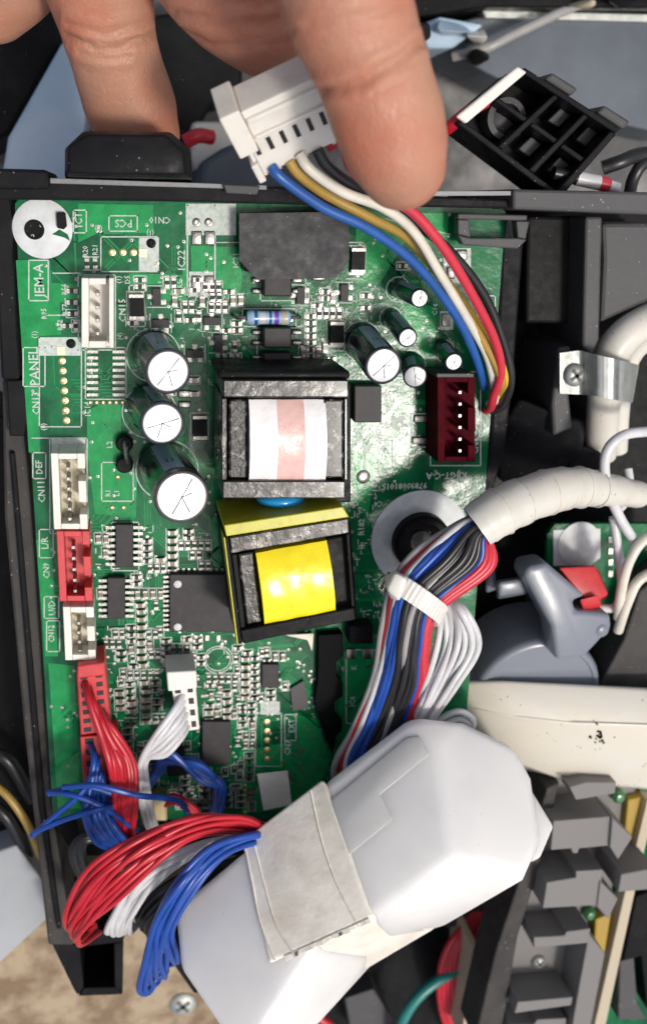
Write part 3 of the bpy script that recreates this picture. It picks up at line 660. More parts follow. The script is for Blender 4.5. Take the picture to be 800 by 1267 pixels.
# ---------------------------------------------------------------- black plastic frame
FR = thing('equipment_frame', 'black dusty plastic frame that holds the circuit board', 'frame', P(40, 700, -20))
prism('top_rail', [(-10, 221), (350, 231), (470, 240), (635, 247), (635, 258), (440, 255), (200, 249), (-10, 247)], 9, -14, 'frame', FR, bev=.4)
prism('corner_block', [(-10, 208), (59, 210), (62, 226), (60, 234), (-10, 234)], 10.5, -14, 'frame', FR, bev=.5)
prism('metal_lip', [(62, 220), (330, 229), (330, 235), (62, 227)], 10.2, 9.2, 'dsteel', FR, bev=.1)
prism('metal_lip', [(500, 236), (632, 236), (632, 242), (500, 243)], 10.2, 9.2, 'dsteel', FR, bev=.1)
prism('rail_clip', [(276, 228), (322, 230), (318, 241), (280, 239)], 11.5, 10.3, 'dgrey', FR, bev=.2)
prism('rail_shoulder', [(634, 234), (810, 238), (810, 266), (634, 259)], 11, -14, 'dgrey', FR, bev=.5)
# the pull tab
hull('pull_tab', [(80, 184, 12), (104, 162, 12), (212, 163, 12), (236, 186, 12), (239, 224, 12), (80, 219, 12), (84, 182, 19), (108, 166, 19), (206, 167, 19), (228, 188, 19), (230, 217, 19), (84, 215, 19), (80, 222, 4), (238, 226, 4)], 'frame', FR, bev=.5, smooth=40)
# bracket over the board's corner
BK = sub('corner_bracket', FR)
for i, pts in enumerate(([(566, 264), (652, 266), (652, 273), (566, 271)], [(566, 271.3), (580, 271.5), (582, 294), (566, 290)], [(638, 273.3), (655, 273.5), (650, 296), (640, 294)], [(566, 290.5), (582, 294.3), (640, 294.5), (652, 296.3), (640, 308), (572, 303)])):
    prism('bracket_bar', pts, 5, 2.5, 'dgrey', BK, bev=.25)
# rail along the side of the board
prism('side_rail', [(3, 470), (24, 470), (40, 640), (66, 1010), (92, 1170), (60, 1170), (30, 900), (6, 640)], -3, -20, 'rail', FR, bev=.5)
prism('side_rail', [(-10, 240), (12, 240), (24, 470), (2, 470)], 2, -20, 'frame', FR, bev=.5)
prism('rail_rib', [(12, 560), (18, 560), (56, 1000), (76, 1150), (70, 1150), (48, 1000)], -1.6, -4, 'frame', FR, bev=.3)
prism('rail_notch', [(8, 470), (30, 470), (34, 520), (30, 540), (12, 540)], 0, -4, 'black', FR, bev=.3)
prism('lower_rail', [(62, 1012), (566, 1012), (562, 1060), (92, 1060)], -4, -20, 'frame', FR, bev=.5)
SK = sub('socket_foot', FR)
for pts in ([(60, 1158), (158, 1150), (152, 1166), (100, 1172)], [(60, 1160), (99, 1172), (104, 1222), (96, 1232), (92, 1226)], [(141, 1168), (153, 1166), (152, 1230), (142, 1222)], [(104, 1223), (142, 1222), (152, 1231), (97, 1233)]):
    prism('socket_wall', pts, -8, -28, 'frame', SK, bev=.3)
prism('socket_floor', [(100, 1170), (146, 1168), (146, 1226), (100, 1226)], -22, -28, 'black', SK, bev=.1)
prism('lower_bracket', [(200, 1172), (262, 1196), (282, 1226), (240, 1230), (222, 1205)], -6, -28, 'frame', FR, bev=.5)
# tray floor and walls on the right
prism('tray_floor', [(560, 240), (830, 240), (830, 900), (540, 900)], -22, -26, 'black', FR, bev=.3)
prism('tray_wall', [(622, 262), (650, 270), (634, 480), (624, 560), (600, 640), (588, 640), (604, 560), (614, 450)], -2, -22, 'frame', FR, bev=.6)
prism('tray_wall', [(652, 268), (728, 268), (716, 400), (650, 400)], -8, -22, 'black', FR, bev=.6)
prism('tray_post', [(724, 268), (745, 268), (741, 420), (732, 440), (720, 430)], -1, -22, 'dgrey', FR, bev=.5)
prism('tray_post', [(690, 430), (706, 428), (704, 490), (708, 530), (684, 540), (682, 500)], -3, -22, 'dgrey', FR, bev=.6)
prism('tray_panel', [(744, 276), (830, 276), (830, 360), (742, 400), (746, 320)], -4, -22, 'dgrey', FR, bev=.8)
hull('tray_gusset', [(640, 492, -6), (712, 520, -3), (720, 545, -5), (650, 590, -12), (615, 590, -16), (610, 540, -12), (620, 600, -22), (720, 590, -22), (640, 490, -20), (730, 520, -20)], 'frame', FR, bev=1.2, smooth=50)
hull('tray_gusset', [(705, 545, -10), (745, 560, -9), (745, 610, -14), (690, 620, -18), (700, 620, -22), (750, 560, -22)], 'frame', FR, bev=1, smooth=50)

# ---------------------------------------------------------------- held white connector and its wires
HC = thing('six_wire_connector', 'white plug on a short lead of coloured wires, held between finger and thumb', 'connector', P(350, 160, 20))
cx = P(351, 152, 33)
ex = (P(410, 128, 36)-P(298, 180, 33)); ex.normalize()                # along the row of contacts
ey = (P(330, 205, 29)-P(300, 120, 37)); ey = (ey-ex*ey.dot(ex)).normalized()  # towards the wires
ez = ex.cross(ey).normalized(); 
if ez.z < 0: ez = -ez
k = mmpx(350, 150, 33)
def cb(name, x0, x1, y0, y1, z0, z1, m='nylonw', bev=.2, parent=HC):
    """box in the plug's own axes, pixels for x and y, mm for z"""
    c = cx+ex*(x0+x1)/2*k+ey*(y0+y1)/2*k+ez*(z0+z1)/2; bm = bmesh.new()
    a_box(bm, c, ex*(x1-x0)/2*k, ey*(y1-y0)/2*k, ez*(z1-z0)/2); return finish(name, bm, m, parent, bev)
cb('housing', -50, 60, -8, 52, -4, 1.2)
cb('latch_plate', -40, 62, -52, -8.5, -4, 1.7); cb('latch_ridge', -38, 62, -42, -34, 1.5, 2.3); cb('latch_ridge', -38, 62, -14, -9, 1.5, 2.2)
cb('side_lug', -66, -40.5, -62, 4, -4, 2.6); cb('side_lug', -56, -50.3, 4.5, 30, -3, 1.); cb('side_lug', -60, -50.3, 31, 62, -3, 1.4)
for i in range(6): cb('contact_slot', -46+i*18, -40+i*18, 0, 20, .8, 1.28, 'chip', .03)
for i in range(6): cb('contact_wall', -50+i*19, -45+i*19, 52.2, 57, -3.5, .9, bev=.1)
cb('red_cap', -46, -26, 55, 72, -3.2, -.8, 'w_coral'); cb('red_cap', 36, 62, 46, 74, -3.2, -.2, 'w_red')
LZ = [('hblue', [(336, 206, 30), (350, 222, 30), (400, 257, 28), (455, 283, 26), (512, 325, 22), (560, 385, 16), (586, 436, 10), (599, 480, 3)]),
      ('ochre', [(357, 198, 30), (370, 216, 29), (402, 240, 26), (455, 268, 24), (510, 300, 20), (560, 365, 16), (602, 430, 11), (620, 470, 8), (616, 490, 3)]),
      ('cream', [(370, 190, 31), (384, 210, 31), (425, 238, 29), (474, 257, 27), (512, 287, 24), (545, 340, 20), (580, 398, 14), (604, 445, 9), (612, 492, 4), (604, 500, 2)]),
      ('black', [(392, 185, 31), (405, 206, 30), (440, 232, 27), (490, 262, 22), (550, 305, 16), (598, 365, 12), (624, 430, 9), (631, 470, 7), (622, 500, 4), (606, 508, 2)]),
      ('coral', [(425, 180, 31), (438, 212, 31), (470, 238, 29), (512, 264, 27), (552, 312, 24), (590, 376, 18), (613, 425, 13), (619, 462, 9), (610, 490, 6), (607, 504, 3), (600, 508, 1)]),
      ('yellow', [(500, 285, 18), (560, 360, 14), (608, 430, 9), (624, 468, 7), (618, 486, 4), (610, 496, 2)])]
for c_, pts in LZ: wire('wire', pts, 6.0, 'w_'+c_, HC, 10, 12)

# ---------------------------------------------------------------- the hand
def a_limb(bm, pts):
    """(px, py, z, radius px) chain with round end"""
    c = [P(x, y, z) for x, y, z, r in pts]; rr = [r*mmpx(x, y, z) for x, y, z, r in pts]
    path = spline(c, 6); rad = [q.x for q in spline([Vector((r, 0, 0)) for r in rr], 6)]
    d = (path[-1]-path[-2]).normalized(); r = rad[-1]; p = path[-1]
    for a in (15, 30, 45, 58, 70, 80): path.append(p+d*r*math.sin(math.radians(a))); rad.append(r*math.cos(math.radians(a)))
    a_tube(bm, path, rad, 20)
bm = bmesh.new()
a_limb(bm, [(395, -190, 52, 92), (412, -90, 52, 88), (428, 0, 51, 81), (447, 50, 50, 75), (464, 100, 49, 71), (480, 150, 48, 70), (492, 190, 47, 64), (497, 205, 46, 56)])
a_limb(bm, [(110, -120, 10, 76), (122, -30, 6, 70), (133, 35, 3, 60), (147, 85, 0, 57), (163, 135, -3, 57), (176, 165, -5, 48)])
a_limb(bm, [(215, -130, 14, 90), (255, -50, 16, 78), (286, 0, 18, 68), (325, 40, 21, 57), (352, 62, 22, 46)])
a_limb(bm, [(60, -120, 0, 90), (20, -40, -5, 60), (-10, 0, -8, 50)])
a_limb(bm, [(395, -190, 45, 100), (240, -190, 22, 120), (90, -180, 8, 100), (0, -150, 0, 90)])
bmesh.ops.recalc_face_normals(bm, faces=bm.faces)
o = finish('hand_source', bm, 'skin'); o.modifiers.new('r', 'REMESH'); md = o.modifiers['r']; md.mode = 'VOXEL'; md.voxel_size = .00055
md2 = o.modifiers.new('s', 'SMOOTH'); md2.factor = .5; md2.iterations = 22
dg = bpy.context.evaluated_depsgraph_get(); me = bpy.data.meshes.new_from_object(o.evaluated_get(dg)); loc = o.location.copy()
bpy.data.objects.remove(o)
# creases across the finger pads and a little unevenness
CRE = [([(372, 116), (420, 110), (455, 97), (490, 76), (535, 44)], 4.5, .75), ([(440, 112), (480, 92), (520, 70)], 3, .22), ([(460, 112), (500, 88), (530, 70)], 3, .18), ([(455, 88), (490, 66), (520, 46)], 3, .18), ([(380, 30), (440, 22), (500, 4)], 4, .25),
       ([(80, 44), (120, 62), (150, 60), (195, 40)], 4.5, .6), ([(84, 30), (130, 44), (190, 24)], 4, .4), ([(100, 66), (130, 74), (160, 70)], 3, .3), ([(110, 52), (140, 54), (170, 48)], 3, .25),
       ([(225, 40), (262, 58), (330, 50), (360, 40)], 4, .4), ([(215, 16), (262, 24), (340, 14)], 4, .4)]
def px_of(p):
    q = R.transposed() @ (p-CAM); return W0/2+F*q.x/-q.z, H0/2-F*q.y/-q.z
me.update(); nrm = [q.normal.copy() for q in me.vertices]
for q, n_ in zip(me.vertices, nrm):
    p = (q.co+loc)/S; dsp = .4*mnoise.noise(p*.07)+.16*mnoise.noise(p*.25)
    fc = n_.dot((CAM-p).normalized())
    if fc > .05:
        x, y = px_of(p); wob = 2.2*mnoise.noise(p*.25); x += wob; y += wob
        for pl, wd, dp in CRE:
            if not pl[0][0]-10 < x < pl[-1][0]+10: continue
            best = 1e9
            for (xa, ya), (xb, yb) in zip(pl, pl[1:]):
                l2 = (xb-xa)**2+(yb-ya)**2; t = max(0, min(1, ((x-xa)*(xb-xa)+(y-ya)*(yb-ya))/l2))
                best = min(best, math.hypot(x-xa-(xb-xa)*t, y-ya-(yb-ya)*t))
            if best < 40: dsp += dp*min(1, fc*3)*(-math.exp(-(best/wd)**2)+.45*math.exp(-((best-wd*3.2)/(wd*2))**2))
    q.co += n_*dsp*S
me.polygons.foreach_set('use_smooth', [True]*len(me.polygons)); me.materials.clear(); me.materials.append(M['skin'])
o = bpy.data.objects.new('person', me); col.objects.link(o); o.location = loc
tag(o, "bare hand reaching in over the frame, pinching the white plug", 'person')

# ---------------------------------------------------------------- wire bundle, wrap and tie
WB = thing('wire_harness', 'multicoloured wire bundle leaving a white wrapped cable and running into the white plug', 'cable', P(540, 760, 2))
sl_ = spline([P(x, y, z) for x, y, z in ((572, 664, 19), (606, 640, 19), (640, 622, 17), (680, 608, 14), (712, 603, 10), (748, 606, 6), (790, 612, 0))], 8)
rr = [24.5, 25.5, 26, 26, 25, 22, 18]; rr = [q.x*mmpx(660, 615, 18) for q in spline([Vector((r, 0, 0)) for r in rr], 8)]
rr = [r+.25*mnoise.noise(Vector((i*.35, 0, 0))) for i, r in enumerate(rr)]
for a, b, nn in ((4, 17, 0), (16, 28, 1), (27, 38, 2), (37, 49, 3)):
    bm = bmesh.new(); seg = spline(sl_[a:b], 2); rs2 = [rr[min(len(rr)-1, a+i//2)]*(1+.05*(3-nn)) for i in range(len(seg))]
    if nn == 0:
        a_tube(bm, seg, rs2, 28, caps=False); a_tube(bm, seg, [q-.5 for q in rs2], 28, caps=False)
    else: a_tube(bm, seg, rs2, 28)
    for q in bm.verts: q.co += (q.co-seg[len(seg)//2]).normalized()*.12*mnoise.noise(q.co*.35)
    finish('wrap_turn', bm, 'csleeve', WB, smooth=50)
rb_ = random.Random(21)
for i_, dirt in ((11, .3), (17, .3), (23, .25), (28, .28), (33, .25), (38, .3)):
    p = sl_[i_]; t = (sl_[i_+1]-sl_[i_-1]).normalized(); tilt = (t+Vector((.18, .1, .1))).normalized(); u = tilt.orthogonal().normalized(); w_ = tilt.cross(u); rr_ = rr[i_]*(1.02+.05*(3-min(3, (i_-4)//12)))
    bm = bmesh.new(); a_tube(bm, [p+(u*math.cos(q*math.pi/16)+w_*math.sin(q*math.pi/16))*(rr_+.06*mnoise.noise(Vector((q*.4, i_, 0)))) for q in range(33)], .16, 6, caps=False)
    finish('wrap_seam', bm, 'csleeve', WB, smooth=60)
def bundle(t, c_, zz, jit=1.5, r=4.7, wob=.1):
    tt = lambda k: min(1.04, max(-.04, t+rb_.uniform(-wob, wob)*k))
    L2 = lambda a, b, u: (a[0]+(b[0]-a[0])*u, a[1]+(b[1]-a[1])*u)
    rows = [((584, 640), (616, 658), 18, .4), ((560, 652), (606, 668), 19, .4), ((514, 684), (606, 704), 20, .7), ((486, 722), (540, 757), 20, .6), ((474, 776), (528, 812), 18, .8), ((461, 836), (526, 850), 13, .9), ((438, 900), (514, 888), 10, .8), ((414, 950), (516, 908), 7, .6), ((420, 1000), (525, 950), 2, .6)]
    pts = []
    for i, (a, b, z, k_) in enumerate(rows):
        u = tt(k_); arc = math.sin(math.pi*min(1, max(0, u))); x, y = L2(a, b, u)
        pts.append((x+rb_.uniform(-jit, jit), y+rb_.uniform(-jit, jit), z+zz*(3.2*arc if i != 3 else 2.6*arc)+rb_.uniform(-.6, .6)))
    wire('wire', pts, r*rb_.uniform(.92, 1.08), 'w_'+c_, WB, 8, 10)
FRONT = ['grey', 'red', 'white', 'blue', 'blue', 'blue', 'black', 'black', 'grey', 'black', 'black', 'black', 'blue', 'red', 'coral', 'red']
for i, c_ in enumerate(FRONT): bundle(i/(len(FRONT)-1), c_, 1, .8, wob=.035)
for i, c_ in enumerate(['grey', 'red', 'blue', 'black', 'dblue', 'black', 'grey', 'black', 'blue', 'blue', 'black', 'red', 'coral']): bundle((i+.5)/13, c_, -.3, 2., wob=.06)
for i, c_ in enumerate(['blue', 'black', 'black', 'dblue', 'black', 'blue', 'red', 'red']): bundle((i+.8)/9, c_, -1.5, 2., wob=.06)
for i in range(7):
    o_ = i*7.6
    wire('wire', [(516+o_*.2, 700, 13-i*.6), (534+o_*.3, 728, 14-i*.5), (545+o_*.68, 758, 16+rb_.uniform(-1.5, 1.5)), (540+o_*1.12, 805-i, 17+rb_.uniform(-2, 2)), (518+o_*.98, 862-i*2, 14+rb_.uniform(-1.5, 1.5)), (500+o_*.6, 905, 9), (500+o_*.3, 950, 4)], 4.3, 'w_white', WB, 8, 10, jit=1.8)
for i in range(3): wire('wire', [(510, 915, 6+i), (540, 892+i*9, 9), (566, 880+i*9, 10-i), (584-i*2, 890+i*7, 9-i), (580, 906+i*2, 7-i), (556, 930, 2)], 4, 'w_white', WB, 8, 10)
TI = thing('cable_tie', 'white cable tie cinched round the wire bundle', 'cable tie', P(512, 738, 14))
pa = [(482, 716, 21), (496, 724, 25.2), (516, 737, 26.8), (534, 750, 26), (545, 760, 22.5), (540, 764, 17), (512, 750, 14), (484, 730, 15), (476, 718, 19)]
bm = bmesh.new(); path = spline([P(*q) for q in pa], 8); axis = _n(P(490, 760, 28)-P(520, 710, 28)); prev = None
for i, p in enumerate(path):
    t = (path[min(i+1, len(path)-1)]-path[max(i-1, 0)]).normalized(); nrm_ = axis.cross(t).normalized(); hw = 13*mmpx(512, 738, 32)
    notch = .12 if i % 2 else 0
    cur = [bm.verts.new(p+axis*s*hw+nrm_*u) for s, u in ((-1, -.45), (1, -.45), (1, .45-notch), (-1, .45-notch))]
    if prev:
        for q in range(4): bm.faces.new((prev[q], cur[q], cur[(q+1) % 4], prev[(q+1) % 4]))
    prev = cur
finish('strap', bm, 'tie', TI)
hull('tie_head', [(474, 712, 20), (488, 707, 26), (504, 716, 27), (494, 744, 26.5), (482, 740, 21), (478, 730, 26), (486, 712, 17), (498, 722, 17), (490, 744, 19)], 'tie', TI, bev=.5, smooth=45)

# ---------------------------------------------------------------- big white plug
PL = thing('plug_housing', 'large translucent white plug wrapped with cream tape', 'plug', P(440, 1090, 0))
F1 = plane_of((398, 970, 17), (508, 886, 18), (458, 1138, 35))
f1 = lambda x, y, o_=0.: on(F1, x, y, o_)
va, vb = f1(542, 932), f1(560, 1062)
def plane3(a, b, c): 
    n = (b-a).cross(c-a).normalized(); return a, (n if n.z > 0 else -n)
F3 = plane3(va, vb, P(668, 1040, 27)); F2 = plane3(vb, f1(456, 1140), P(546, 1147, 17))
hull('socket_half', [f1(398, 970), f1(508, 886), va, vb, f1(456, 1140), on(F3, 575, 893), on(F3, 634, 922), on(F3, 657, 965), on(F3, 668, 1040), on(F3, 650, 1080), (546, 1147, 17), on(F2, 480, 1160),
                     (415, 985, 5), (515, 905, 5), (640, 950, 2), (650, 1060, 4), (560, 1130, 8), (460, 1150, 12)], 'plug', PL, bev=1.8, smooth=60, seg=5)
hull('side_tab', [on(F3, 655, 975, -1.5), on(F3, 684, 1022, -1.5), on(F3, 667, 1062, -1.5), on(F3, 640, 1070, -1.5), on(F3, 640, 985, -1.5), on(F3, 655, 985, -9), on(F3, 680, 1030, -9), on(F3, 660, 1066, -9)], 'plug', PL, bev=.6, smooth=40)
bm = bmesh.new(); stp = [(408, 990), (502, 912), (518, 910), (531, 934), (470, 983), (486, 1014), (422, 1066), (410, 1030)]
a_poly(bm, [f1(x, y, .4) for x, y in stp], [f1(x, y, -.6) for x, y in stp]); finish('latch_step', bm, 'plug', PL, bev=.35, smooth=40)
hull('plug_half', [f1(217, 1124), f1(312, 1046), f1(420, 1120), f1(224, 1198), f1(262, 1206), f1(279, 1226), f1(300, 1310), f1(330, 1190), f1(395, 1160), (356, 1310, 30), (462, 1192, 15), (470, 1160, 22),
                   (230, 1140, 2), (320, 1060, 2), (240, 1200, 8), (340, 1280, 16), (470, 1160, 12)], 'plug', PL, bev=1.2, smooth=40, seg=4)
hull('tape_wrap', [f1(299, 1040, .7), f1(399, 964, .7), f1(458, 1134, .7), f1(333, 1190, .7), f1(317, 1120, .7), (541, 1145, 19.5), (536, 1150, 18.5), (455, 1198, 18), (338, 1222, 26),
                   (312, 1055, 2), (404, 985, 3), (460, 1150, 8), (350, 1205, 10), (520, 1140, 10)], 'ctape', PL, bev=.7, smooth=45, seg=3)
for pts in ([(302, 1041), (312, 1090), (322, 1140), (340, 1188)], [(312, 1034), (326, 1090), (342, 1145), (364, 1182)], [(384, 978), (398, 1040), (416, 1092), (440, 1140)]):
    bm = bmesh.new(); a_tube(bm, spline([f1(x, y, .72) for x, y in pts], 6), .22, 6); finish('tape_edge', bm, 'ctape', PL, smooth=60)
bm = bmesh.new(); rk = random.Random(5); row = []
for i in range(30):
    t = i/29; x, y = 352+t*104, 1184-t*47; row.append((f1(x, y, .75+rk.uniform(0, .12)), f1(x+rk.uniform(-1, 2), y+5+3*mnoise.noise(Vector((i*.35, 2, 0)))+rk.uniform(-.8, .8), .62+rk.uniform(0, .15))))
for (a, b), (c, d) in zip(row, row[1:]): a_poly(bm, [a, b, d, c], [q-F1[1]*.35 for q in (a, b, d, c)])
bmesh.ops.remove_doubles(bm, verts=bm.verts, dist=.01)
finish('crumpled_tape_edge', bm, 'ctape', PL, smooth=50)

# ---------------------------------------------------------------- looped wires from the plug
def loops(name, label, n, A, Bp, m, r, jit=2.5, grp=None):
    """n wires between two guide paths A and Bp of (px, py, z)"""
    e = thing(name, label, 'wires', P(A[len(A)//2][0], A[len(A)//2][1], 0))
    for i in range(n):
        t = i/max(1, n-1)
        pts = [tuple(a+(b-a)*t for a, b in zip(p, q)) for p, q in zip(A, Bp)]
        wire('wire', pts, r, m, e, 8, 10, jit=jit)
    return e
loops('red_wire_loop', 'sheaf of red wires looping out of the big white plug', 11,
      [(335, 1024, 14), (300, 1010, 17), (240, 1012, 22), (170, 1036, 26), (112, 1078, 25), (84, 1128, 19), (88, 1152, 12), (110, 1140, 6)],
      [(340, 1040, 12), (306, 1030, 15), (250, 1034, 20), (200, 1062, 24), (150, 1108, 24), (106, 1152, 20), (96, 1166, 14), (120, 1150, 6)], 'w_red', 3.7, 4.)
loops('white_wire_loop', 'white wires looping between the red and blue ones beside the big plug', 7,
      [(335, 1040, 11), (290, 1036, 14), (230, 1052, 18), (172, 1090, 20), (140, 1132, 17), (134, 1154, 11), (150, 1144, 6)],
      [(335, 1046, 11), (296, 1040, 14), (240, 1058, 18), (194, 1092, 20), (166, 1130, 18), (160, 1152, 12), (172, 1146, 6)], 'w_white', 4.2, 2.6)
loops('blue_wire_loop', 'blue wires hanging in a loop beside the big white plug', 8,
      [(340, 1030, 14), (306, 1032, 18), (262, 1050, 23), (220, 1092, 26), (192, 1140, 24), (180, 1190, 18), (172, 1226, 12), (184, 1222, 8), (206, 1184, 6)],
      [(345, 1044, 12), (316, 1046, 16), (276, 1062, 21), (236, 1106, 23), (212, 1150, 22), (214, 1176, 16), (222, 1186, 10), (216, 1190, 6), (205, 1180, 4)], 'w_blue', 4.2, 3.4)
loops('black_wire_loop', 'dark wires behind the blue loop beside the big plug', 5,
      [(330, 1052, 6), (280, 1068, 9), (220, 1090, 10), (180, 1120, 8), (172, 1140, 3), (190, 1150, -2)],
      [(335, 1058, 4), (290, 1080, 6), (240, 1110, 8), (200, 1140, 6), (190, 1160, 2), (205, 1170, -4)], 'w_black', 6, 2.)
# plugs seated on the board with their wires
def small_plug(name, label, q, h, m, n, parent_cat='plug'):
    e = thing(name, label, parent_cat, P(q[0][0], q[0][1], 0))
    prism('housing', q, h, 1, m, e, bev=.25)
    (xa, ya), (xb, yb), (xc, yc_), (xd, yd) = q
    for i in range(n):
        t0, t1 = (i+.2)/n, (i+.7)/n
        f = lambda t, s: ((xa+(xd-xa)*t)*(1-s)+(xb+(xc-xb)*t)*s, (ya+(yd-ya)*t)*(1-s)+(yb+(yc_-yb)*t)*s)
        prism('contact_slot', [f(t0, .12), f(t0, .36), f(t1, .36), f(t1, .12)], h+.06, h-1, 'chip', e, bev=0)
        prism('contact_slot', [f(t0, .64), f(t0, .86), f(t1, .86), f(t1, .64)], h+.06, h-1, 'chip', e, bev=0)
    return e
RP = small_plug('red_plug', 'red plug with red wires seated below the cream headers', [(95, 834), (131, 830), (138, 905), (100, 910)], 8, 'rednylon', 7)
prism('latch_ridge', [(96, 824), (130, 819), (131, 836), (95, 840)], 9, 1, 'rednylon', RP, bev=.3)
for i in range(9):
    t = i/8
    wire('wire', [(104+t*14, 838+i*4, 6.5), (112+t*16, 866+i*3, 10+(1-t)*2), (124+t*18, 908, 13-t*2), (138+t*26, 945, 14-t*3), (140+t*26, 985, 12), (138+t*28, 1020, 9), (136+t*26, 1048, 4)], 4.4, 'w_red', RP, 8, 10, jit=1.8)
RQ = small_plug('red_plug', 'red plug with blue wires, lowest on the board edge', [(99, 912), (146, 908), (150, 990), (106, 994)], 7, 'rednylon', 6)
for i in range(10):
    t = i/9
    wire('wire', [(112+t*10, 916+i*5, 6), (116+t*10, 940+i*3, 11-t*2), (108+t*26, 985, 12-t*3), (104+t*34, 1010, 12-t), (122+t*34, 1040, 10), (160+t*20, 1056, 5)], 4., 'w_blue', RQ, 8, 10, jit=2.4)
LB = thing('loose_blue_wire', 'stray blue wires poking out over the side rail', 'wire', P(90, 1000, 2))
for pts in ([(42, 1030, 8), (80, 1014, 12), (120, 1002, 14), (150, 996, 10)], [(60, 980, 10), (92, 984, 13), (130, 1000, 13), (170, 1028, 8)], [(78, 974, 12), (120, 972, 15), (170, 984, 15), (218, 990, 11), (232, 1004, 6)], [(40, 1034, 7), (70, 1008, 11), (100, 982, 13), (112, 962, 11)], [(60, 982, 10), (100, 972, 12), (140, 982, 12)]):
    wire('wire', pts, 3.8, 'w_blue', LB, 8, 8)
WP = small_plug('white_plug', 'small white plug with five white wires in the middle of the board', [(209, 834), (241, 832), (247, 903), (222, 906)], 8, 'nylonw', 5)
prism('latch_ridge', [(206, 832), (243, 830), (244, 852), (208, 856)], 9, 1, 'nylonw', WP, bev=.3)
for i in range(6):
    t = i/5
    wire('wire', [(228+t*6, 856+i*8, 7), (216+t*8, 878+i*7, 10), (194+t*10, 908+i*5, 11), (176+t*6, 940, 10), (172+t*10, 972, 8), (178+t*12, 1010, 5), (186+t*8, 1028, 2)], 4.2, 'w_white', WP, 8, 10, jit=1.)
BC = thing('blue_wire_coil', 'dark blue wires curled on the board below the small white plug', 'wires', P(235, 970, 0))
for i in range(8):
    wire('wire', [(180+i*2, 975-i*3, 3), (205, 948-i*3, 5+i*.3), (238+i*1.5, 938+i*4, 7), (262+i*1.8, 960+i*2, 7), (266+i*1.5, 990, 6), (256+i*2, 1022, 5)], 4, 'w_dblue' if i % 3 == 0 else 'w_blue', BC, 8, 8, jit=2.5)
for i in range(2): wire('wire', [(186, 1000+i*8, 2), (214, 985+i*7, 4), (240, 1000+i*5, 4), (250, 1020, 3)], 4, 'w_red', BC, 8, 8)
prism('clip_block', [(205, 940), (230, 938), (232, 960), (208, 962)], 6, 1, 'black', BC, bev=.4)
BL = thing('black_cable_loop', 'thick black cable loop over the side rail beside the blue wires', 'cable', P(100, 1050, 0))
for k_ in range(2): wire('cable', [(170, 1060+k_*8, -2), (140, 1034+k_*6, 2), (108, 1034+k_*4, 4), (92+k_*8, 1052, 3), (100+k_*7, 1080, 2), (118, 1104, 0), (130, 1120, -4)], 7, 'w_black', BL, 8, 12)
rect('screw_terminal', 178, 985, 208, 1018, 4, .2, 'gold', B, bev=.6); 

# ---------------------------------------------------------------- things in the tray
CC = thing('thick_white_cable', 'thick white cable held by the metal clamp', 'cable', P(745, 500, -20))
wire('cable', [(850, 380, -6), (800, 398, -4), (768, 420, -3), (752, 452, -4), (746, 500, -8), (742, 562, -14)], 21, 'csleeve', CC, 8, 24)
wire('cable', [(860, 400, -14), (800, 420, -12), (774, 450, -10), (765, 500, -12), (762, 556, -16)], 14, 'csleeve', CC, 8, 20)
CL = thing('metal_clamp', 'zinc cable clamp with a cross-head screw over the white cable', 'clamp', P(735, 465, -6))
bm = bmesh.new(); up_, lo_ = [(692, 437, 0), (716, 434, 0), (726, 436, 2), (742, 440, 5), (768, 446, 5.5), (784, 450, 2), (790, 452, -5)], [(692, 487, 0), (716, 488, 0), (726, 489, 2), (742, 491, 5), (766, 496, 5.5), (778, 498, 2), (782, 498, -5)]
a, b = spline([P(*q) for q in up_], 5), spline([P(*q) for q in lo_], 5)
for i in range(len(a)-1): a_poly(bm, [a[i], a[i+1], b[i+1], b[i]], [q-UP*.8 for q in (a[i], a[i+1], b[i+1], b[i])])
bmesh.ops.remove_doubles(bm, verts=bm.verts, dist=.01)
finish('strap', bm, 'steel', CL, smooth=50)
def screw(parent, x, y, z, rp, name='screw', m='steel'):
    r = rp*mmpx(x, y, z); e = lathe(name, P(x, y, z), UP, [(r, 0), (r*1.02, .3), (r*.86, .8), (r*.5, 1.15), (0, 1.2)], [m], parent, n=28, smooth=50)
    bm = bmesh.new(); c = P(x, y, z)+UP*1.12
    for d in (Vector((.8, .6, 0)), Vector((-.6, .8, 0))): a_box(bm, c, d*r*.62, Vector((-d.y, d.x, 0))*r*.15, UP*.16)
    finish('cross_slot', bm, 'score', e) if parent else None
    return e
screw(CL, 710, 464, .1, 14)
TW = thing('thin_white_wire', 'thin white wires looping beside the small board', 'wires', P(770, 640, -10))
for pts in ([(850, 532, 4), (800, 534, 6), (768, 540, 8), (749, 562, 8), (750, 600, 7), (766, 640, 5), (786, 672, 3)], [(776, 580, 0), (778, 600, 1), (772, 622, 1), (760, 634, 0)], [(758, 640, 2), (764, 680, 2), (768, 720, 0), (762, 750, -2), (740, 753, -3)], [(830, 650, 4), (796, 668, 5), (778, 694, 5), (768, 730, 3), (764, 764, -2)], [(830, 700, 2), (792, 716, 3), (776, 744, 2), (764, 780, -3)]):
    wire('wire', pts, 6.5 if pts[0][0] > 800 else 5.5, 'w_cream' if pts[0][1] > 640 else 'w_white', TW, 8, 12)
SB = thing('small_circuit_board', 'small green circuit board with a pale disc behind the grey switch', 'circuit board', P(730, 700, -18))
prism('substrate', [(686, 648), (830, 648), (830, 800), (676, 800), (676, 662)], -10, -11.6, 'pcb', SB, bev=.1)
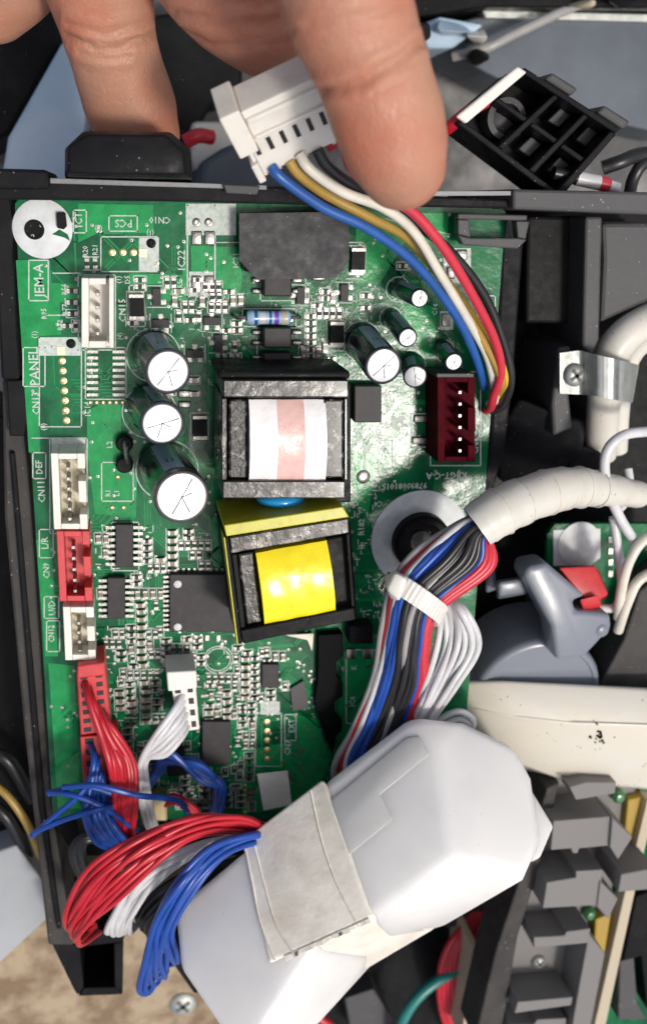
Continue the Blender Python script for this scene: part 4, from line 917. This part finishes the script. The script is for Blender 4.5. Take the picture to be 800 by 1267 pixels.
lathe('pale_disc', P(715, 672, -10)+UP*.1, UP, [(28*mmpx(715, 672, -10), 0), (28*mmpx(715, 672, -10), .3), (0, .3)], ['disc'], SB, n=40)
prism('pale_patch', [(684, 656), (742, 654), (742, 690), (730, 700), (684, 700)], -9.8, -9.95, 'disc', SB, bev=0)
for i in range(4): rect('solder_pad', 752, 664+i*14, 758, 672+i*14, -9.7, -9.95, 'tin', SB, bev=.05)
GS = thing('grey_switch', 'grey plastic switch block with a round drum', 'switch', P(660, 770, -22))
prism('block', [(652, 702), (676, 697), (725, 738), (709, 744), (712, 757), (755, 760), (757, 777), (724, 813), (688, 818), (682, 776), (648, 714)], 6, -1, 'grey', GS, bev=1., smooth=45, seg=3)
prism('lower_body', [(690, 762), (752, 762), (750, 784), (722, 808), (690, 812)], -1.1, -20, 'grey', GS, bev=.5, smooth=45)
lathe('round_button', P(742, 778, 5), Vector((.1, -.1, 1)), [(1.7, -1), (1.7, .6), (1.3, 1.1), (0, 1.2)], ['grey'], GS, n=24, smooth=50)
da = Vector((-.04, -.2, 1)).normalized(); dr = 82*mmpx(664, 858, -1); dc = P(664, 860, -2)
bm = bmesh.new(); a_lathe(bm, dc-da*16, da, [(0, 0), (dr*.96, .2), (dr, 1.2), (dr, 14.6), (dr*.985, 15.4), (dr*.95, 15.9), (dr*.9, 16), (dr*.88, 15.7), (0, 15.8)], 72); finish('drum', bm, 'grey', GS, smooth=40)
hull('peg', [(612, 718, -2), (648, 712, -2), (652, 735, -2), (614, 742, -2), (616, 720, 1), (646, 716, 1), (648, 732, 1), (616, 737, 1), (620, 725, -12), (650, 730, -12)], 'grey', GS, bev=.8, smooth=50)
hull('peg', [(600, 700, -8), (612, 698, -6), (614, 730, -8), (600, 735, -8), (606, 715, -20)], 'grey', GS, bev=.6, smooth=50)
RC = thing('red_connector', 'red connector block on the grey switch', 'connector', P(720, 725, -8))
hull('housing', [(690, 702, 2), (736, 700, 2), (752, 735, 3), (728, 748, 4), (694, 712, -8), (740, 705, -8), (750, 740, -8), (730, 750, -8)], 'rednylon', RC, bev=.4, smooth=40)
hull('latch', [(716, 742, 5), (740, 736, 5), (744, 750, 4), (722, 758, 4), (716, 745, 1), (742, 750, 0), (722, 758, 0)], 'rednylon', RC, bev=.4, smooth=40)
prism('black_panel', [(790, 732), (830, 700), (830, 862), (742, 862), (740, 850), (772, 790)], -2, -22, 'rail', FR, bev=.5)
prism('pin_bar', [(682, 818), (692, 818), (686, 850), (676, 850)], -8, -20, 'steel', GS, bev=.2)
CV = thing('cream_cover', 'cream plastic sleeve with black specks below the grey switch', 'sleeve', P(690, 905, -10))
hull('upper_shell', [(556, 858, -4), (575, 842, -2), (620, 840, 0), (700, 846, 2), (830, 852, 4), (830, 902, 8), (712, 899, 6.5), (640, 892, 3), (575, 880, -2), (560, 870, -12), (600, 842, -14), (830, 860, -14), (830, 900, -14)], 'cover', CV, bev=1.2, smooth=45, seg=3)
hull('lower_shell', [(558, 872, -4), (575, 874, -1.5), (640, 887, 3.2), (712, 894, 6.7), (830, 897, 8.2), (830, 978, 0), (702, 968, -2), (640, 944, -4), (590, 905, -6), (560, 880, -12), (640, 950, -14), (830, 980, -14)], 'cover', CV, bev=.8, smooth=45, seg=3)
bm = bmesh.new(); rk = random.Random(9)
for i in range(26):
    x, y = 741+rk.gauss(0, 5), 912+rk.gauss(0, 7)
    p = P(x, y, 6.9-(y-897)*.105); a_lathe(bm, p-UP*.2, UP, [(rk.uniform(.15, .55), 0), (.1, .75), (0, .8)], 6)
o = finish('dirt_speck', bm, 'black', CV); o['kind'] = 'stuff'

# ---------------------------------------------------------------- grey comb at the lower edge
CO = thing('wire_comb', 'grey plastic wire comb with stepped teeth below the cream sleeve', 'wire holder', P(690, 1130, -20))
prism('floor', [(690, 962), (790, 965), (752, 1120), (722, 1290), (600, 1290), (640, 1130)], -6, -9, 'comb', CO, bev=.2)
prism('side_wall', [(676, 975), (692, 968), (662, 1090), (640, 1160), (618, 1290), (586, 1290), (612, 1180), (648, 1070)], -1, -12, 'rail', CO, bev=.4)
for pts, z in (([(684, 1016), (758, 1010), (757, 1046), (716, 1050), (714, 1056), (708, 1056), (706, 1050), (681, 1052)], 4), ([(676, 1092), (712, 1086), (712, 1078), (745, 1076), (741, 1120), (671, 1124)], 4.5), ([(660, 1160), (698, 1158), (700, 1153), (730, 1149), (727, 1167), (660, 1173)], 3), ([(640, 1240), (708, 1234), (706, 1244), (636, 1254)], 3), ([(704, 974), (724, 968), (762, 968), (760, 982), (712, 990)], 3), ([(630, 1268), (660, 1268), (664, 1262), (700, 1260), (700, 1290), (626, 1290)], 1)):
    prism('tooth', pts, z, -6, 'comb', CO, bev=.2)
for pts, z in (([(757, 1012), (782, 1036), (764, 1064), (754, 1048)], 5), ([(768, 1082), (810, 1074), (810, 1100), (764, 1104)], 6), ([(742, 1090), (764, 1112), (752, 1138), (738, 1122)], 5), ([(728, 1156), (748, 1180), (726, 1290), (704, 1290), (716, 1220)], 3)):
    prism('guide_tab', pts, z, -8, 'comb', CO, bev=.25)
screw(CO, 665, 1189, -6, 9)
YS = thing('yellow_strip', 'yellow strip running along the grey comb', 'strip', P(760, 1120, -14))
prism('edge', [(800, 990), (812, 990), (790, 1080), (744, 1290), (730, 1290), (778, 1080)], -2, -6, 'tan', YS, bev=.2)
prism('block', [(776, 990), (799, 985), (786, 1050), (770, 1050)], -4, -9, 'yellowpl', YS, bev=.4)
prism('block', [(736, 1138), (756, 1130), (748, 1180), (734, 1176)], -3, -9, 'yellowpl', YS, bev=.4)
DB = thing('dark_board', 'dark green board and black parts beyond the yellow strip', 'circuit board', P(800, 1150, -20))
prism('substrate', [(740, 975), (840, 975), (840, 1290), (700, 1290)], -11, -13, 'pcb', DB, bev=.1)
prism('black_component', [(786, 1110), (840, 1090), (840, 1170), (770, 1190)], -3, -11, 'black', DB, bev=.4)
prism('black_component', [(766, 1190), (784, 1185), (788, 1240), (800, 1262), (764, 1262)], -3, -11, 'dgrey', DB, bev=.4)
prism('black_component', [(792, 1180), (840, 1175), (840, 1250), (800, 1250)], -4, -11, 'black', DB, bev=.4)
for x, y in ((764, 985), (728, 1130), (690, 1256)): lathe('green_glint', P(x, y, -5), UP, [(1.6, -1), (1.6, .6), (1, 1.3), (0, 1.5)], ['glintgreen'], DB, n=16)  # small green beads drawn in place of green glints

# ---------------------------------------------------------------- below and behind
def bgthing(name, label, cat, pts, z1, z0, m, bev=.5):
    return tag(prism(name, pts, z1, z0, m, None, bev), label, cat)
s_ = screw(None, 226, 1242, -30, 16, 'screw'); tag(s_, 'cross-head screw lying on the tan stone slab', 'screw')
bm = bmesh.new(); c = P(226, 1242, -30)+UP*1.12; r = 16*mmpx(226, 1242, -30)
for d in (Vector((.8, .6, 0)), Vector((-.6, .8, 0))): a_box(bm, c, d*r*.62, Vector((-d.y, d.x, 0))*r*.15, UP*.16)
finish('cross_slot', bm, 'score', s_)
bgthing('pale_metal_plate', 'pale grey metal plate beyond the lower end of the side rail', 'plate', [(-20, 1060), (20, 1046), (66, 1108), (60, 1136), (-20, 1210)], -24, -40, 'palegrey')
bgthing('dark_lump', 'dark box behind the side rail', 'box', [(-30, 500), (14, 520), (40, 900), (66, 1040), (20, 1046), (-30, 1062)], -32, -55, 'black')
YW = thing('yellow_cable', 'ochre and black cables hanging behind the side rail', 'cables', P(20, 1010, -30))
wire('cable', [(-20, 960, -24), (10, 985, -22), (34, 1020, -22), (50, 1060, -26)], 5, 'w_ochre', YW); wire('cable', [(-20, 985, -26), (8, 1010, -24), (28, 1045, -26), (40, 1075, -30)], 7, 'w_black', YW); wire('cable', [(-20, 930, -26), (10, 940, -24), (40, 990, -26)], 8, 'w_black', YW)
BB = thing('black_case', 'black case with dusty ridges under the white plug', 'case', P(480, 1230, -40))
prism('shell', [(200, 1190), (620, 1060), (640, 1300), (330, 1310)], -34, -50, 'black', BB, bev=.6)
prism('ridge', [(426, 1236), (462, 1224), (486, 1262), (470, 1290), (436, 1290)], -26, -34, 'dgrey', BB, bev=.5); prism('ridge', [(560, 1130), (600, 1120), (606, 1134), (552, 1150)], -26, -34, 'dgrey', BB, bev=.5)
tw = wire('teal_wire', [(490, 1300, -22), (498, 1262, -20), (520, 1230, -20), (556, 1204, -22), (590, 1190, -26)], 7, 'w_teal', None); tag(tw, 'teal wire below the white plug', 'wire')
tw = wire('red_wire', [(360, 1236, -18), (390, 1256, -16), (410, 1272, -16), (430, 1300, -18)], 6, 'w_red', None); tag(tw, 'short red wire showing under the lower end of the plug', 'wire')
RW = thing('red_wire_coil', 'coil of dark red wires between the plug and the grey comb', 'wires', P(575, 1200, -34))
for i in range(7): wire('wire', [(606-i*3, 1130, -24), (586-i*5, 1165, -22), (574-i*5, 1205, -22), (578-i*5, 1250, -24), (590-i*4, 1300, -28)], 4.5, 'w_red', RW, 8, 8, jit=1.5)
bgthing('tan_strip', 'narrow tan strip beside the dark red wires', 'strip', [(584, 1172), (590, 1170), (612, 1290), (570, 1290)], -14, -30, 'tan', .2)

# ---- beyond the top rail
bgthing('blue_sheet', 'dark blue-grey sheet metal panel behind the terminal block', 'sheet metal', [(520, 40), (600, 18), (840, 26), (840, 170), (700, 140), (600, 90)], -79, -100, 'bluesteel')
bgthing('sheet_edge', 'bright folded edge of the blue-grey panel', 'metal edge', [(596, 12), (840, 18), (840, 28), (600, 22)], -76, -100, 'steel', .3)
bgthing('pale_blue_bar', 'pale blue bar slanting behind the hand', 'bar', [(10, 170), (78, 50), (118, 60), (96, 230), (0, 235)], -65, -100, 'paleblue', 1.)
bgthing('dark_mass', 'dark box in the corner behind the pale blue bar', 'box', [(-40, -40), (70, -40), (76, 54), (10, 168), (-40, 190)], -71, -115, 'black', 1.)
bgthing('dark_mass', 'black block standing in for the shaded gap between the fingers', 'box', [(180, 20), (300, 0), (300, 120), (262, 130), (230, 190), (215, 190)], -85, -115, 'black', 1.)  # black block put in for the shade and dark background between the fingers
bgthing('dark_case', 'dark rounded case below the plug behind the rail', 'case', [(250, 200), (285, 178), (340, 180), (400, 215), (400, 240), (245, 236)], -69, -110, 'bluesteel', 1.5)
bgthing('pale_box', 'pale grey box behind the rail between the tab and the plug', 'box', [(236, 150), (300, 150), (306, 190), (250, 215), (236, 200)], -83, -112, 'cover', 1.5)
TB = thing('terminal_block', 'black terminal block with open compartments behind the top rail', 'terminal block', P(660, 170, -25))
Q = [(566, 152), (648, 84), (766, 160), (690, 246)]; zt = 6
def qp(u, v_): return tuple((Q[0][i]*(1-u)+Q[1][i]*u)*(1-v_)+(Q[3][i]*(1-u)+Q[2][i]*u)*v_ for i in (0, 1))
def qr(name, u0, v0, u1, v1, z1, z0, m='frame', bev=.25): return prism(name, [qp(u0, v0), qp(u1, v0), qp(u1, v1), qp(u0, v1)], z1, z0, m, TB, bev)
qr('floor', 0.01, 0.01, .99, .99, zt-9, zt-22)
for nme, a in (('outer_wall', (-.01, 0, .06, 1)), ('outer_wall', (.94, 0, 1.01, 1)), ('outer_wall', (.065, -.01, .935, .05)), ('outer_wall', (.065, .95, .935, 1.01)), ('divider', (.065, .36, .935, .41)), ('divider', (.065, .67, .935, .72)), ('divider', (.47, .055, .53, .355)), ('divider', (.47, .415, .53, .665)), ('divider', (.47, .725, .53, .945))):
    qr(nme, *a, zt+(0 if nme == 'outer_wall' else -.8), zt-9)
for u, v_ in ((.28, .55), (.28, .84), (.74, .55), (.74, .84)): qr('contact_tongue', u-.1, v_-.06, u+.1, v_+.05, zt-5.5, zt-9, 'dgrey')
lathe('terminal_screw', P(*qp(.34, .22), zt-7), UP, [(3.6, -2), (3.6, 2.4), (2.6, 2.5), (2.5, .8), (1.2, 1.4), (0, 1.4)], ['dgrey'], TB, n=28)
qr('white_label', .05, -.05, .98, .05, zt+1.2, zt+.1, 'nylonw', .4)
for v_ in (.2, .75): qr('mounting_lug', 1.02, v_, 1.14, v_+.28, zt-2, zt-10, 'dgrey', .5)
tw = wire('dark_red_lead', [(545, 165, 0), (562, 152, 3), (580, 138, 4), (600, 126, 2)], 8, 'w_red', None); tag(tw, 'dark red lead entering the terminal block beside the finger', 'wire')
PB = thing('test_probe', 'probe with red and white striped tip beside the terminal block', 'probe', P(720, 225, -10))
for a, b, m_, r in (((684, 214), (712, 220), 'w_black', 8), ((712, 220), (740, 226), 'w_white', 9), ((740, 226), (752, 229), 'w_coral', 9), ((752, 229), (764, 233), 'w_white', 7)):
    bm = bmesh.new(); a_tube(bm, [P(*a, 3), P(*b, 3)], r*mmpx(720, 222, 3), 16); finish('band', bm, m_, PB, smooth=40)
BW = thing('black_lead', 'black leads curling behind the rail beside the probe', 'cable', P(780, 210, -20))
wire('cable', [(745, 208, -10), (768, 200, -9), (790, 192, -10), (840, 186, -12)], 9, 'w_black', BW); wire('cable', [(778, 240, -12), (784, 218, -10), (800, 200, -10), (840, 196, -12)], 8, 'w_black', BW)
for i, pts in enumerate(([(520, 30), (545, 20), (600, 30), (560, 60), (525, 60)],)): bgthing('crumpled_plastic', 'crumpled pale plastic behind the fingertip', 'plastic', pts, -70, -90, 'paleblue', 1.)
bgthing('dark_sheet', 'dark clutter along the top edge behind the sheet metal', 'box', [(500, -60), (840, -60), (840, 10), (600, 8), (500, 24)], -70, -110, 'black', 1.)
bgthing('rubber_stud', 'small black stud beside the fingertip', 'stud', [(520, 26), (532, 28), (534, 46), (524, 52), (514, 44)], -50, -90, 'black', .6)

CB_ = [('w_grey', [(560, 70, -74), (600, 60, -70), (640, 40, -70), (720, 4, -72), (800, -20, -74)], 6, 'grey cable lying across the sheet metal'),
       ('w_red', [(228, 176, -70), (245, 168, -70), (262, 170, -72)], 9, 'scrap of red cable beside the black tab')]
for m_, pts, r, lab in CB_: tag(wire('background_cable', pts, r, m_, None), lab, 'cable')
rk = random.Random(4)
for lab, x, y, w_, h_, m_ in (('pale crumpled scrap of plastic near the fingertip', 560, 36, 26, 16, 'paleblue'), ('pale scrap of plastic beside the black cable', 590, 44, 16, 14, 'nylonw'), ('small dark lump on the grey ground above the terminal block', 590, 70, 20, 12, 'black'), ('rusty brown lump at the top edge', 720, 4, 26, 9, 'tan'), ('dark angular lump at the top corner', 770, 0, 24, 12, 'frame')):
    ps = [(x+w_*math.cos(t*.9+rk.random()*.5)*rk.uniform(.6, 1), y+h_*math.sin(t*.9+rk.random()*.5)*rk.uniform(.6, 1), rk.uniform(-84, -62)) for t in range(12)]
    tag(hull('scrap', ps, m_, None, bev=.8, smooth=50), lab, 'scrap')
